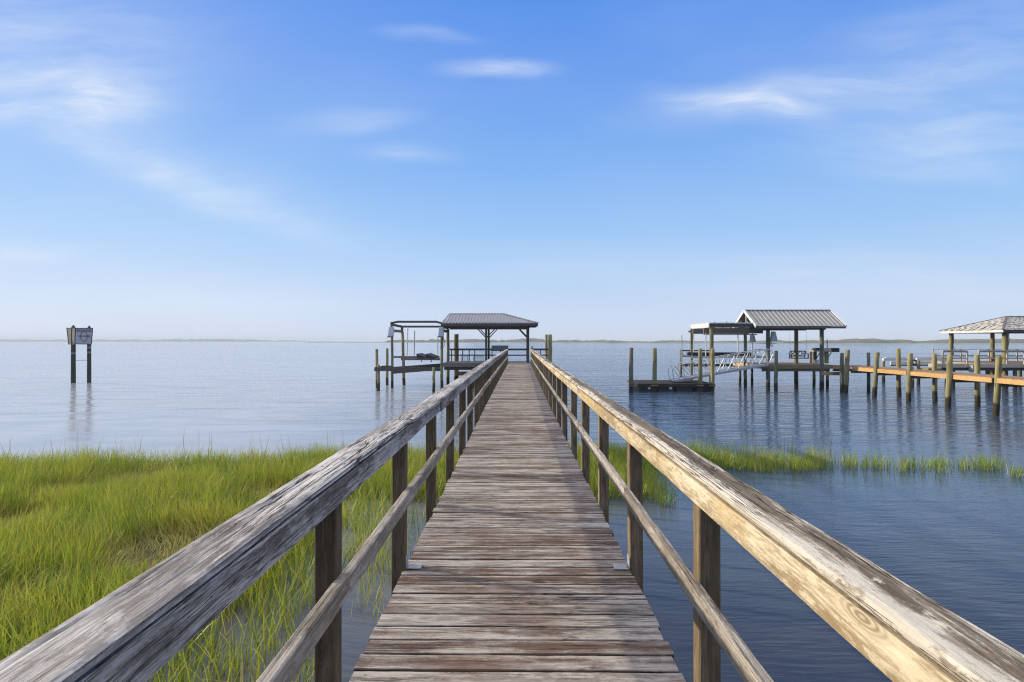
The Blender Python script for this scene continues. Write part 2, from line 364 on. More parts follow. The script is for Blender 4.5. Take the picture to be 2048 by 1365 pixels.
# ------------------------------------------------------------------ water
def build_water():
    m, nt, b = new_mat('estuary_water'); v = coords(nt, True)
    x, y, z = nt.xyz(v)
    # wind ripples are stronger to the right of the boardwalk, calmer in the lee on the left
    lee = nt.maprange(nt.math('ADD', x, nt.math('MULTIPLY', y, .12)), -10, 9, .16, .9)
    gust = nt.maprange(nt.noise(nt.scale(v, (.010, .035, 1)), 1, 4, .6), .35, .65, .55, 1.15)
    amp = nt.math('MULTIPLY', lee, gust)
    def wave(rot, sx, sy, det=3, rough=.5): return nt.noise(nt.node('ShaderNodeMapping', {'Vector': v, 'Rotation': (0,0,R(rot)), 'Scale': (sx, sy, 1)}).outputs[0], 1.0, det, rough, .4)
    near = nt.maprange(y, 14, 34, 1.0, 0.0)                    # sheltered shallows inside the grass strip: long fine ripples
    h1 = wave(6, .55, 2.1, 4); h2 = wave(-10, 2.2, 6.5, 3);
    h0 = wave(-5, .16, .62, 3)
    far = nt.math('ADD', nt.math('MULTIPLY', h0, nt.math('DIVIDE', .30, nt.math('MAXIMUM', lee, .2))), nt.math('ADD', nt.math('MULTIPLY', h1, .22), nt.math('MULTIPLY', h2, .05)))
    h3 = wave(16, 2.2, 12.0, 3)
    nr = nt.math('ADD', nt.math('MULTIPLY', h1, .026), nt.math('MULTIPLY', h3, .014))
    hh = nt.node('ShaderNodeMix', {0: near, 2: far, 3: nr}, data_type='FLOAT').outputs[0]
    hh = nt.math('MULTIPLY', hh, amp)
    nt.put(b.inputs['Normal'], nt.bump(hh, 1.0, 1.0))
    sed_sheen = nt.noise(nt.scale(v, (.3, .5, 1)), 1, 4, .6)
    deep = nt.ramp(sed_sheen, [(.35, (.032,.060,.105)), (.65, (.045,.074,.120))])
    shal = nt.mix(nt.maprange(x, -2.2, 2.2), nt.ramp(sed_sheen, [(.35, (.115,.120,.125)), (.65, (.140,.140,.138))]), nt.ramp(sed_sheen, [(.35, (.030,.038,.052)), (.65, (.048,.052,.060))]))
    deep = nt.mix(nt.maprange(nt.math('ADD', x, nt.math('MULTIPLY', y, .08)), -10, 9), nt.ramp(sed_sheen, [(.35, (.31,.32,.345)), (.65, (.38,.385,.405))]), deep)  # left side much paler: sun glitter and sheen put into the base colour
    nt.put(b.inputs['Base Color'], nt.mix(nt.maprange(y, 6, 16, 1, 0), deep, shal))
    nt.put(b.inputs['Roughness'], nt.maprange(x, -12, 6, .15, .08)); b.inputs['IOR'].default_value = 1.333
    S = 4800
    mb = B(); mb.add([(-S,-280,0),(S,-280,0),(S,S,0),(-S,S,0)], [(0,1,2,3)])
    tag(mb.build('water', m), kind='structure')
build_water()

# ------------------------------------------------------------------ far shores
def build_shores():
    m, nt, b = new_mat('far_trees'); v = coords(nt, True)
    n = nt.noise(nt.scale(v, (.10, .05, .3)), 1, 6, .7)
    nt.put(b.inputs['Base Color'], nt.ramp(n, [(.3, (.035,.05,.025)), (.7, (.085,.105,.05))])); b.inputs['Roughness'].default_value = .95
    ms, nt, b = new_mat('marsh_sand'); v = coords(nt, True)
    n = nt.noise(nt.scale(v, (.02, .02, .3)), 1, 5, .6)
    nt.put(b.inputs['Base Color'], nt.ramp(n, [(.3, (.17,.15,.09)), (.7, (.30,.27,.18))])); b.inputs['Roughness'].default_value = .95
    def land(px0, px1, dist, prof, shore_h, seed, label_kind):
        x0, x1 = X(px0, dist), X(px1, dist); n = int((px1-px0)/1.2)
        rows = [(0, 0), (4, .55), (10, .85), (24, 1.0), (50, .9), (80, 0)]
        vs = []; fs = []
        for i in range(n+1):
            t = i/n; x = x0 + (x1-x0)*t; px = px0 + (px1-px0)*t
            base = prof(px)*dist/F
            j = .72 + .5*mnoise.noise(Vector((x*.018, seed, 0))) + .22*mnoise.noise(Vector((x*.09, seed, 3))) + .10*random.uniform(-1, 1)
            for dy, k in rows:
                vs.append((x, dist + 12 + dy + 6*mnoise.noise(Vector((x*.02, seed+9, 0))), max(.05, base*k*max(.25, j)) if k else -.3))
        r = len(rows)
        for i in range(n):
            for k in range(r-1): fs.append((i*r+k, (i+1)*r+k, (i+1)*r+k+1, i*r+k+1))
        tag(B().add(vs, fs).build('treeline', m), kind='stuff')
        vs = []; fs = []
        for i in range(n//4+1):
            x = x0 - 40 + (x1-x0+80)*i/(n//4)
            yy = dist + 5*mnoise.noise(Vector((x*.01, seed, 7)))
            hh = shore_h*(1 + .5*mnoise.noise(Vector((x*.03, seed, 1))))
            vs += [(x, yy-4, -.3), (x, yy, hh*.7), (x, yy+14, hh), (x, yy+110, -.3)]
        for i in range(n//4):
            for k in range(3): fs.append((i*4+k, (i+1)*4+k, (i+1)*4+k+1, i*4+k+1))
        tag(B().add(vs, fs).build('far_shore', ms), kind='structure')
    def smooth(px, pts):
        for (a, ha), (b_, hb) in zip(pts, pts[1:]):
            if a <= px <= b_: t = (px-a)/(b_-a); t = t*t*(3-2*t); return ha + (hb-ha)*t
        return pts[0][1] if px < pts[0][0] else pts[-1][1]
    mb = B()  # unseen tree wall behind the camera, added to keep sky light off post fronts
    xs = np.arange(-90, 91, 1.5); r2 = []
    for x in xs:
        h = 12 + 3*mnoise.noise(Vector((x*.07, 1, 0))) + 1.6*mnoise.noise(Vector((x*.4, 2, 0)))
        yy = -24 + 2*mnoise.noise(Vector((x*.1, 7, 0)))
        r2 += [(x, yy, -.3), (x, yy-.5, h*.4), (x, yy-1.5, h*.85), (x, yy-4, h), (x, yy-9, h*.8), (x, yy-14, -.3)]
    mb.add(r2, [(i*6+k, (i+1)*6+k, (i+1)*6+k+1, i*6+k+1) for i in range(len(xs)-1) for k in range(5)])
    tag(mb.build('treeline', m), kind='stuff')
    land(-500, 760, 3000, lambda p: smooth(p, [(-500,5),(0,6),(60,4.5),(300,5),(420,7),(560,3.5),(640,1.2),(760,0)]), .9, 2.0, 'l')
    land(655, 1330, 1150, lambda p: smooth(p, [(655,0),(755,.4),(775,6.5),(870,9.0),(960,8.0),(1060,10),(1110,7.5),(1200,7.5),(1250,4),(1330,2)]), 1.0, 5.0, 'm')
    land(1190, 1700, 900, lambda p: smooth(p, [(1190,0),(1230,6),(1400,5.5),(1540,6.5),(1585,8.5),(1620,6),(1700,5)]), 1.0, 8.0, 'r')
    land(1620, 2700, 720, lambda p: smooth(p, [(1620,3),(1680,7.5),(1705,10.5),(1770,13),(1850,11.5),(1862,6),(1905,6),(1935,11),(2040,12),(2200,13),(2700,9)]), 1.0, 12.0, 's')
build_shores()

# ------------------------------------------------------------------ haze
def build_haze():
    m = bpy.data.materials.new('haze_air'); m.use_nodes = True; nt = NT(m.node_tree)
    nt.n.remove(nt.n['Principled BSDF'])
    pv = nt.node('ShaderNodeVolumePrincipled', {'Color': (.88,.95,1,1), 'Density': .00036, 'Anisotropy': .0})
    nt.l.new(pv.outputs[0], nt.n['Material Output'].inputs['Volume'])
    o = B().box(-4950, 4950, -300, 4950, -3.0, 18.6).build('haze', m); tag(o, kind='stuff')
build_haze()

# ------------------------------------------------------------------ the boardwalk
HALF, PITCH, SPACE = .762, .1429, 1.524
def bend(y): return .13*max(0.0, (y-9)/33)**1.6
END, RAIL_END = 41.6, 39.6
def warped_board(mb, x0, x1, z0, z1, y0, y1, near=9.0, amp=.004, rough_top=0.0, rnd=None):
    """a long plank with an uneven, weathered section; finer where it is close"""
    rnd = random.random() if rnd is None else rnd
    ys = []; y = y0
    while y < y1 - 1e-4:
        ys.append(y); y += (.012 if y < 4.2 else .03 if y < near else .12 if y < 20 else .4)
    ys.append(y1)
    nx = 22 if y0 < near else 6
    nz = 4
    prof = [(t, 1.0) for t in np.linspace(0, 1, nx)] + [(1.0, 1-t) for t in np.linspace(0, 1, nz)[1:]] + [(1-t, 0.0) for t in np.linspace(0, 1, 5)[1:]] + [(0.0, t) for t in np.linspace(0, 1, nz)[1:-1]]
    n = len(prof); vs = []; sd = rnd*50
    for y in ys:
        dx = amp*2.2*mnoise.noise(Vector((sd, y*.45, 1))); dz = amp*1.6*mnoise.noise(Vector((sd+9, y*.5, 4)))
        for tx, tz in prof:
            x = x0 + (x1-x0)*tx; z = z0 + (z1-z0)*tz
            ex = min(tx, 1-tx); ez = min(tz, 1-tz)
            if ex < .001 and ez < .001:      # worn arris
                x += (.004 if tx < .5 else -.004); z += (.0035 if tz < .5 else -.0035)
            e = mnoise.noise(Vector((sd + tx*3, y*2.6, tz*3)))
            if tz > .99:
                g = mnoise.noise(Vector((x*85 + sd, y*1.7, sd)))
                z += rough_top*(e*.9 - max(0.0, -g - .12)*2.0 - (max(0, .12-ex)*10)**2*.35)
            if ex < .001: x += amp*.55*e
            vs.append((x + dx + bend(y), y, z + dz))
    fs = [(i*n+k, i*n+(k+1) % n, (i+1)*n+(k+1) % n, (i+1)*n+k) for i in range(len(ys)-1) for k in range(n)]
    fs += [tuple(range(n)), tuple((len(ys)-1)*n+k for k in range(n))[::-1]]
    mb.add(vs, fs, rnd)

def build_boardwalk():
    root = thing('boardwalk', 'long weathered grey wooden boardwalk with railings leading straight out to the shelter', 'boardwalk', (0, 0, 0))
    # deck planks
    mb = B(); y = -1.2; nails = B()
    while y < END:
        g = random.uniform(.008, .015); yc = y + PITCH/2; w = PITCH - g
        nx = 40 if y < 7 else 16 if y < 14 else 4
        xl, xr = -HALF - random.uniform(-.004, .014), HALF + random.uniform(-.004, .014)
        zt = DECK + random.uniform(-.003, .003); tilt = random.uniform(-.0022, .0022); skew = random.uniform(-.003, .003)
        rnd = random.random(); vs = []; sd = rnd*90; cup = random.uniform(-.0025, .002)
        sec = [(-.5, -.034), (-.5, -.009), (-.455, -.0015), (-.2, .5), (0, 1), (.2, .5), (.455, -.0015), (.5, -.009), (.5, -.034)]
        for i in range(nx+1):
            x = xl + (xr-xl)*i/nx
            ea = .0035*mnoise.noise(Vector((x*7, sd, 1))) + .002*mnoise.noise(Vector((x*30, sd, 1)))
            eb = .0035*mnoise.noise(Vector((x*7, sd, 5))) + .002*mnoise.noise(Vector((x*30, sd, 5)))
            for t, dz in sec:
                yy = yc + t*w + (ea if t < -.3 else eb if t > .3 else 0) + skew*x
                zz = zt + (dz if dz < 0 else dz*cup) + tilt*t + (.0018*mnoise.noise(Vector((x*9, sd+t*4, 2))) if dz >= 0 else 0)
                vs.append((x + bend(yy), yy, zz))
        s = len(sec)
        fs = [(i*s+k, (i+1)*s+k, (i+1)*s+k+1, i*s+k+1) for i in range(nx) for k in range(s-1)] + [(i*s+s-1, (i+1)*s+s-1, (i+1)*s, i*s) for i in range(nx)]
        fs += [tuple(range(s)), tuple(nx*s+k for k in range(s))[::-1]]
        mb.add(vs, fs, rnd)
        if y < 16:
            for nxp in (-.70, .0, .70):
                for dy in (-.035, .035):
                    xx = nxp + random.uniform(-.012, .012) + bend(yc); yn = yc + dy + random.uniform(-.010, .010)
                    nails.tube([(xx, yn, zt-.004), (xx, yn, zt+.0025)], .0042, 6)
        y += PITCH
    d = mb.build('deck', 'deck', root)
    at = d.data.attributes.new('edge', 'FLOAT', 'POINT'); at.data.foreach_set('value', [(-2.5, -2.2, .9, .1, -.5, .1, .9, -2.2, -2.5)[i % 9] for i in range(len(d.data.vertices))])
    nails.build('nail', 'steel', d)['kind'] = 'stuff'
    # stringers under the planks
    for sx in (-.68, .68):
        w = B(); yy = -1.2
        while yy < END-.2:
            ye = min(yy+3.0, END-.05); w.beam((sx+bend(yy), yy, DECK-.135), (sx+bend(ye), ye, DECK-.135), .04, .19); yy = ye
        w.build('joist', 'post', root)
    for side in (-1, 1):
        k = -1
        while 2.5 + SPACE*k < RAIL_END + .3:
            yy = 2.5 + SPACE*k + random.uniform(-.03, .03); b_ = bend(yy)
            x0, x1 = side*(HALF+.001), side*(HALF+.091); bot = -.9 if k % 2 == 0 else DECK-.42
            ln = random.uniform(-.010, .010)
            mb = B(); n = 10; vs = []
            # square post, uneven, chamfered arrises
            secq = [(0,.06),(.06,0),(.94,0),(1,.06),(1,.94),(.94,1),(.06,1),(0,.94)]
            for i in range(n+1):
                z = bot + (DECK+.986-bot)*i/n
                for a, c in secq:
                    vs.append((x0+(x1-x0)*a + b_ + ln*(i/n) + .0015*mnoise.noise(Vector((z*3, yy, a))), yy + .091*c + .002*mnoise.noise(Vector((z*2.5, yy, c+5))), z))
            fs = [(i*8+j, i*8+(j+1) % 8, (i+1)*8+(j+1) % 8, (i+1)*8+j) for i in range(n) for j in range(8)] + [tuple(range(8)), tuple(n*8+j for j in range(8))]
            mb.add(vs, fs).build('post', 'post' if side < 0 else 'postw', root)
            k += 1
        # cap rail, side rail under its inner edge, mid rail: boards butted end to end over posts
        cap, sr, mr = B(), B(), B()
        def runs(first, ln):
            y = -1.4; out = []; ye = first
            while y < RAIL_END: out.append((y, min(ye, RAIL_END))); y = ye + .005; ye += ln
            return out
        for y0, y1 in runs(2.54 + SPACE*(1 if side < 0 else 3), SPACE*3):
            j = random.uniform(-.006, .006)
            warped_board(cap, side*(.720+j), side*(.862+j), DECK+.990, DECK+1.017+random.uniform(-.002, .002), y0, y1, amp=.005, rough_top=.0042)
        for y0, y1 in runs(2.54 + SPACE*2, SPACE*3):
            j = random.uniform(-.003, .003)
            warped_board(sr, side*(.722+j), side*(HALF-.001), DECK+.885+random.uniform(-.003, .003), DECK+.983, y0, y1, amp=.004)
        for y0, y1 in runs(2.54 + (0 if side < 0 else SPACE), SPACE*2):
            j = random.uniform(-.004, .004); zz = random.uniform(-.008, .008)
            warped_board(mr, side*(.722+j), side*(HALF-.001), DECK+.460+zz, DECK+.549+zz, y0, y1, amp=.005, rough_top=.002)
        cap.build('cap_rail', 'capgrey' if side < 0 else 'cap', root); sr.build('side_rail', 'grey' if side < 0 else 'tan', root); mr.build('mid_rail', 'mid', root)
        nl = B()
        for k2 in range(0, 9):
            for dx in (.03, .105):
                yy = 2.5 + SPACE*k2*.5 + random.uniform(-.05, .08); xx = side*(.722+dx) + random.uniform(-.008, .008) + bend(yy)
                nl.tube([(xx, yy, DECK+1.008), (xx, yy, DECK+1.0205)], .0055, 8)
        caps = [o for o in root.children if o.name.startswith('cap_rail')][-1]
        nl.build('nail', 'steel', caps)['kind'] = 'stuff'
        # steel angle bracket at the foot of the second post
        yb = 2.5 + SPACE; br = B()
        br.box(side*.655, side*(HALF-.012), yb+.0, yb+.10, DECK+.006, DECK+.010).box(side*(HALF-.006), side*(HALF-.002), yb+.004, yb+.088, DECK+.006, DECK+.085)
        br.build('bracket', 'steel', root)
    return root
build_boardwalk()

# ------------------------------------------------------------------ grass and mud
class Wavy:
    def __init__(s, seed, f, n=9):
        r = np.random.default_rng(seed); a = r.uniform(0, 2*np.pi, n); k = f*r.uniform(.6, 1.7, n)
        s.kx, s.ky, s.p = k*np.cos(a), k*np.sin(a), r.uniform(0, 2*np.pi, n)
    def __call__(s, x, y): return np.sin(x[..., None]*s.kx + y[..., None]*s.ky + s.p).mean(-1)*1.9
fine = Wavy(8, 15)
clump, clump2, tuft, hollow, lean1, lean2 = Wavy(1, .9), Wavy(2, 2.6), Wavy(3, 6.5), Wavy(4, 1.25), Wavy(5, 1.1), Wavy(6, 2.2)
def edge_y(x): return 16.7 + .15*np.minimum(x+2, 0) + .16*np.sin(x*.9) + .12*np.sin(x*2.3+1)
def left_density(x, y):
    e = np.clip((edge_y(x) - y)/.5, 0, 1)
    bank = -3.15 - .35*clump2(x*.7, y) - .25*np.sin(y*1.3)
    dense = np.clip((bank - x)/.55, 0, 1)
    back = np.clip((y - (11.9 + .5*clump2(x, y*.3)))/.8, 0, 1)*np.clip((3.4 - x)/1.0, 0, 1)
    pond = np.clip((tuft(x*.8, y*.45) + .5*clump2(x*1.3, y*.6) + .25 + .45*np.clip((-1.3-x)/1.6, 0, 1))*1.6, 0, 1)*np.clip((-.98 - x)/.4, 0, 1)*(.03 + .30*np.clip((-1.15-x)/1.9, 0, 1)**1.2)
    d = np.maximum(np.maximum(dense, back), pond)
    d = d*np.where(np.abs(x - 0) < .7, .5, 1)*(.40 + .60*np.clip(.5 + .7*tuft(x*1.7, y*1.7) + .9*fine(x, y), 0, 1))
    return d*e*(x < 3.4)
def right_density(x, y):
    c = 16.1 - .10*(x-4) + .25*np.sin(x*1.7)
    half = np.interp(x, [1, 3, 5, 7.5, 9, 11.5], [1.4, 1.2, .95, .8, .6, .45])
    d = np.clip((half - np.abs(y-c))/.35, 0, 1)
    t = .6*tuft(x*1.0, y*.8) + .6*fine(x*.6, y*.5)
    thr = np.interp(x, [2, 6, 8, 9.5, 11.5], [-1.3, -.9, -.55, -.2, .2]); d = d*np.interp(x, [2, 5, 8, 11], [.45, .34, .28, .2])
    return d*np.maximum(np.clip((t - thr)*3, 0, 1), .14)*(x > 1.5)*(x < 11.4)

def grass_mesh(name, mat, bx, by, bz, h, wd, lx, ly, tint, parent=None, loc=(0,0,0), droop=None):
    n = len(bx); ts = np.array([0, .38, .74, 1.0]); ws = np.array([.8, 1.0, .65, 0])
    ang = rng.uniform(0, np.pi, n); wx, wy = np.cos(ang)*wd*.5, np.sin(ang)*wd*.5
    L = np.sqrt(lx**2+ly**2)
    V = np.zeros((n, 7, 3), np.float32); T = np.zeros((n, 7), np.float32)
    k = 0
    for i, t in enumerate(ts):
        cx = bx + lx*h*t**1.5; cyy = by + ly*h*t**1.5; cz = bz + h*t*(1 - .32*np.minimum(L, 1.6)*t)
        if i < 3:
            for sg in (-1, 1):
                V[:, k, 0] = cx + sg*wx*ws[i]; V[:, k, 1] = cyy + sg*wy*ws[i]; V[:, k, 2] = cz; T[:, k] = t; k += 1
        else:
            V[:, k, 0] = cx; V[:, k, 1] = cyy; V[:, k, 2] = cz; T[:, k] = t
    base = (np.arange(n)*7)[:, None]
    loops = np.concatenate([base + np.array([0,1,3,2]), base + np.array([2,3,5,4]), base + np.array([4,5,6])], 1).astype(np.int32)
    starts = ((np.arange(n)*11)[:, None] + np.array([0, 4, 8])).astype(np.int32)
    me = bpy.data.meshes.new(name)
    me.vertices.add(n*7); me.vertices.foreach_set('co', (V - np.array(loc, np.float32)).ravel())
    me.loops.add(n*11); me.loops.foreach_set('vertex_index', loops.ravel())
    me.polygons.add(n*3); me.polygons.foreach_set('loop_start', starts.ravel())
    me.update(calc_edges=True)
    a = me.attributes.new('tint', 'FLOAT', 'POINT'); a.data.foreach_set('value', np.repeat(tint, 7).astype(np.float32))
    a = me.attributes.new('along', 'FLOAT', 'POINT'); a.data.foreach_set('value', T.ravel())
    me.polygons.foreach_set('use_smooth', np.ones(n*3, bool))
    me.materials.append(mat); o = bpy.data.objects.new(name, me); col.objects.link(o); o.parent = parent
    if parent is None: o.location = loc
    return o

def grass_material():
    m = bpy.data.materials.new('cordgrass'); m.use_nodes = True; nt = NT(m.node_tree); nt.n.remove(nt.n['Principled BSDF'])
    tint = nt.node('ShaderNodeAttribute', attribute_name='tint').outputs['Fac']; al = nt.node('ShaderNodeAttribute', attribute_name='along').outputs['Fac']
    c = nt.ramp(tint, [(0, (.060,.120,.014)), (.30, (.175,.300,.026)), (.58, (.37,.45,.042)), (.80, (.55,.47,.075)), (.90, (.42,.29,.12)), (1, (.17,.10,.055))])
    c = nt.mix(nt.maprange(al, .75, 1.0, 0, .45), c, (.40,.37,.10))
    c = nt.mix(nt.maprange(al, .0, .30, .65, 0), c, (.105,.088,.042))       # dead sheaths at the foot of each stem
    df = nt.node('ShaderNodeBsdfDiffuse', {'Color': c}); tr = nt.node('ShaderNodeBsdfTranslucent', {'Color': nt.mix(.5, c, (.50,.54,.05))})
    gl = nt.node('ShaderNodeBsdfGlossy', {'Color': (1,1,1,1), 'Roughness': .45})
    a = nt.node('ShaderNodeMixShader', {0: .36}); nt.l.new(df.outputs[0], a.inputs[1]); nt.l.new(tr.outputs[0], a.inputs[2])
    b = nt.node('ShaderNodeMixShader', {0: .035}); nt.l.new(a.outputs[0], b.inputs[1]); nt.l.new(gl.outputs[0], b.inputs[2])
    nt.l.new(b.outputs[0], nt.n['Material Output'].inputs[0]); return m

def build_grass():
    gm = grass_material()
    def blades(x, y, hs=1.0):
        n = len(x)
        hol = hollow(x, y) + .35*clump2(x+9, y); big = clump(x, y)
        h = (.50 + .045*big + .07*tuft(x, y) + .09*fine(x, y))*hs
        inner = np.clip((edge_y(x) - y - 1.2)/1.5, 0, 1)
        flat = np.clip((hol - .12)*2.0, 0, 1)*(x < -3.3)*inner               # wind-thrown, matted hollows
        h = h*(1 - .55*flat)*rng.uniform(.45, 1.2, n)
        a = lean1(x, y)*2.4 + .9; lam = .06 + .11*np.abs(lean2(x, y)) + .65*flat
        lx = np.cos(a)*lam + rng.normal(0, .24, n); ly = np.sin(a)*lam + rng.normal(0, .24, n)
        t = np.clip(.47 + .20*clump2(x+4, y) + .13*tuft(x, y) + rng.normal(0, .21, n) + .34*flat*rng.uniform(.2, 1.2, n), 0, 1)
        dead = rng.random(n) < (.06 + .40*flat); t = np.where(dead, rng.uniform(.85, 1, n), np.minimum(t, .84))
        return h, lx, ly, t
    # left meadow
    N = 600000
    x = rng.uniform(-26, 3.4, N); y = rng.uniform(1.0, 17.2, N)
    vis = x > -1.02*y - 2.5
    d = left_density(x, y)*np.where(vis, 1, .25)
    keep = rng.random(N) < d*(1 - .28*np.clip((hollow(x, y) + .35*clump2(x+9, y) - .3)*2, 0, 1)*(x < -3.3))
    x, y = x[keep], y[keep]
    h, lx, ly, t = blades(x, y, 1.12)
    z = np.full(len(x), -.03)
    g = grass_mesh('marsh_grass', gm, x, y, z, h, rng.uniform(.007, .0145, len(x)), lx, ly, t)
    tag(g, kind='stuff')
    # tan dead stems tangled through the meadow
    x = rng.uniform(-20, -2.2, 14000); y = rng.uniform(2.0, 17, 14000); k = rng.random(14000) < left_density(x, y)*(.35 + .65*np.clip(hollow(x, y)+.4*clump2(x, y)+.3, 0, 1)); x, y = x[k], y[k]; n = len(x)
    g = grass_mesh('dead_stems', gm, x, y, np.full(n, -.02), rng.uniform(.3, .75, n), rng.uniform(.005, .010, n), rng.normal(.1, .5, n), rng.normal(0, .5, n), rng.uniform(.84, .97, n)); tag(g, kind='stuff')
    # strip of grass to the right of the boardwalk
    N = 80000; x = rng.uniform(1.5, 11.4, N); y = rng.uniform(13.5, 18.5, N)
    keep = rng.random(N) < right_density(x, y); x, y = x[keep], y[keep]
    h, lx, ly, t = blades(x, y, 1.05); lx *= .8; ly *= .8; t = np.clip(t*.9+.05, 0, .78)
    g = grass_mesh('marsh_grass', gm, x, y, np.full(len(x), -.03), h*rng.choice([.7, 1, 1.15], len(x)), rng.uniform(.007, .013, len(x)), lx, ly, t); tag(g, kind='stuff')
    # old flower stalks standing above the grass
    xs = np.concatenate([rng.uniform(-14, -1, 90), rng.uniform(1.5, 8.5, 60)]); ys = np.where(xs < 0, edge_y(xs) - rng.uniform(.1, 1.6, len(xs)), 16.2 - .1*(xs-4) + rng.uniform(-.6, .9, len(xs)))
    g = grass_mesh('dead_stalks', gm, xs, ys, np.full(len(xs), -.03), rng.uniform(.85, 1.25, len(xs)), np.full(len(xs), .010), rng.normal(.05, .12, len(xs)), rng.normal(0, .1, len(xs)), np.full(len(xs), .98)); tag(g, kind='stuff')
    # single tufts standing in open water, each a plant of its own
    labs = [(2036,952,26,.42,'marsh grass tuft in open water at the right edge of the photo'),
            (1972,938,70,.50,'large bright marsh grass tuft, second from the right edge in the water'),
            (1925,934,16,.36,'small marsh grass tuft just left of the large bright one'),
            (1888,930,14,.30,'short marsh grass tuft between the two low tufts and the tall row'),
            (1862,932,20,.34,'low marsh grass tuft right of the last thick clump of the row'),
            (1818,936,26,.45,'upright marsh grass tuft at the thin end of the grass strip'),
            (1330,1012,12,.42,'lone thin marsh grass tuft in the water right beside the boardwalk railing')]
    for px, py, nb, hh, lab in labs:
        yy = YW(py); xx = X(px, yy); nb = int(nb*3.6); r = .05 + .0007*nb
        x = xx + rng.normal(0, r, nb); y = yy + rng.normal(0, r*.7, nb)
        h = hh*rng.uniform(.55, 1.15, nb)
        o = grass_mesh('grass_tuft', gm, x, y, np.full(nb, -.03), h, rng.uniform(.006, .011, nb), rng.normal(.05, .3, nb), rng.normal(0, .3, nb), np.clip(rng.normal(.38, .14, nb), 0, .75), loc=(xx, yy, 0))
        tag(o, lab, 'grass tuft', 'lone grass tufts standing in the water')
    # mud under the meadow
    m, nt, b = new_mat('marsh_mud'); v = coords(nt, True)
    n = nt.noise(v, 3, 6, .7)
    nt.put(b.inputs['Base Color'], nt.ramp(n, [(.3, (.030,.021,.012)), (.7, (.085,.060,.033))])); b.inputs['Roughness'].default_value = .8
    nt.put(b.inputs['Normal'], nt.bump(nt.noise(v, 14, 6, .7), .9, .05))
    xs = np.linspace(-40, 4, 221); ys = np.linspace(-6, 18.5, 141); XX, YY = np.meshgrid(xs, ys)
    e = np.clip((edge_y(XX) - YY)/1.2, 0, 1); bank = np.clip((-3.5 - XX - .3*clump2(XX*.7, YY))/1.0, 0, 1)
    ZZ = -.30 + .36*e*bank + .05*clump2(XX, YY)*e*bank
    vs = np.stack([XX, YY, ZZ], -1).reshape(-1, 3).tolist(); w = len(xs)
    fs = [(j*w+i, j*w+i+1, (j+1)*w+i+1, (j+1)*w+i) for j in range(len(ys)-1) for i in range(w-1)]
    tag(B().add(vs, fs).build('mud_bank', m, smooth=True), kind='structure')
build_grass()

# ------------------------------------------------------------------ dock at the end of the boardwalk
def planks(mb, x0, x1, y0, y1, z, along='x', w=.14, t=.035):
    """separate deck boards with small gaps"""
    if along == 'x':
        y = y0
        while y < y1-.02:
            mb.box(x0+random.uniform(-.012, .012), x1+random.uniform(-.012, .012), y, min(y+w-.008, y1), z-t, z+random.uniform(-.003, .003)); y += w
    else:
        x = x0
        while x < x1-.02:
            mb.box(x, min(x+w-.008, x1), y0+random.uniform(-.012, .012), y1+random.uniform(-.012, .012), z-t, z+random.uniform(-.003, .003)); x += w
    return mb

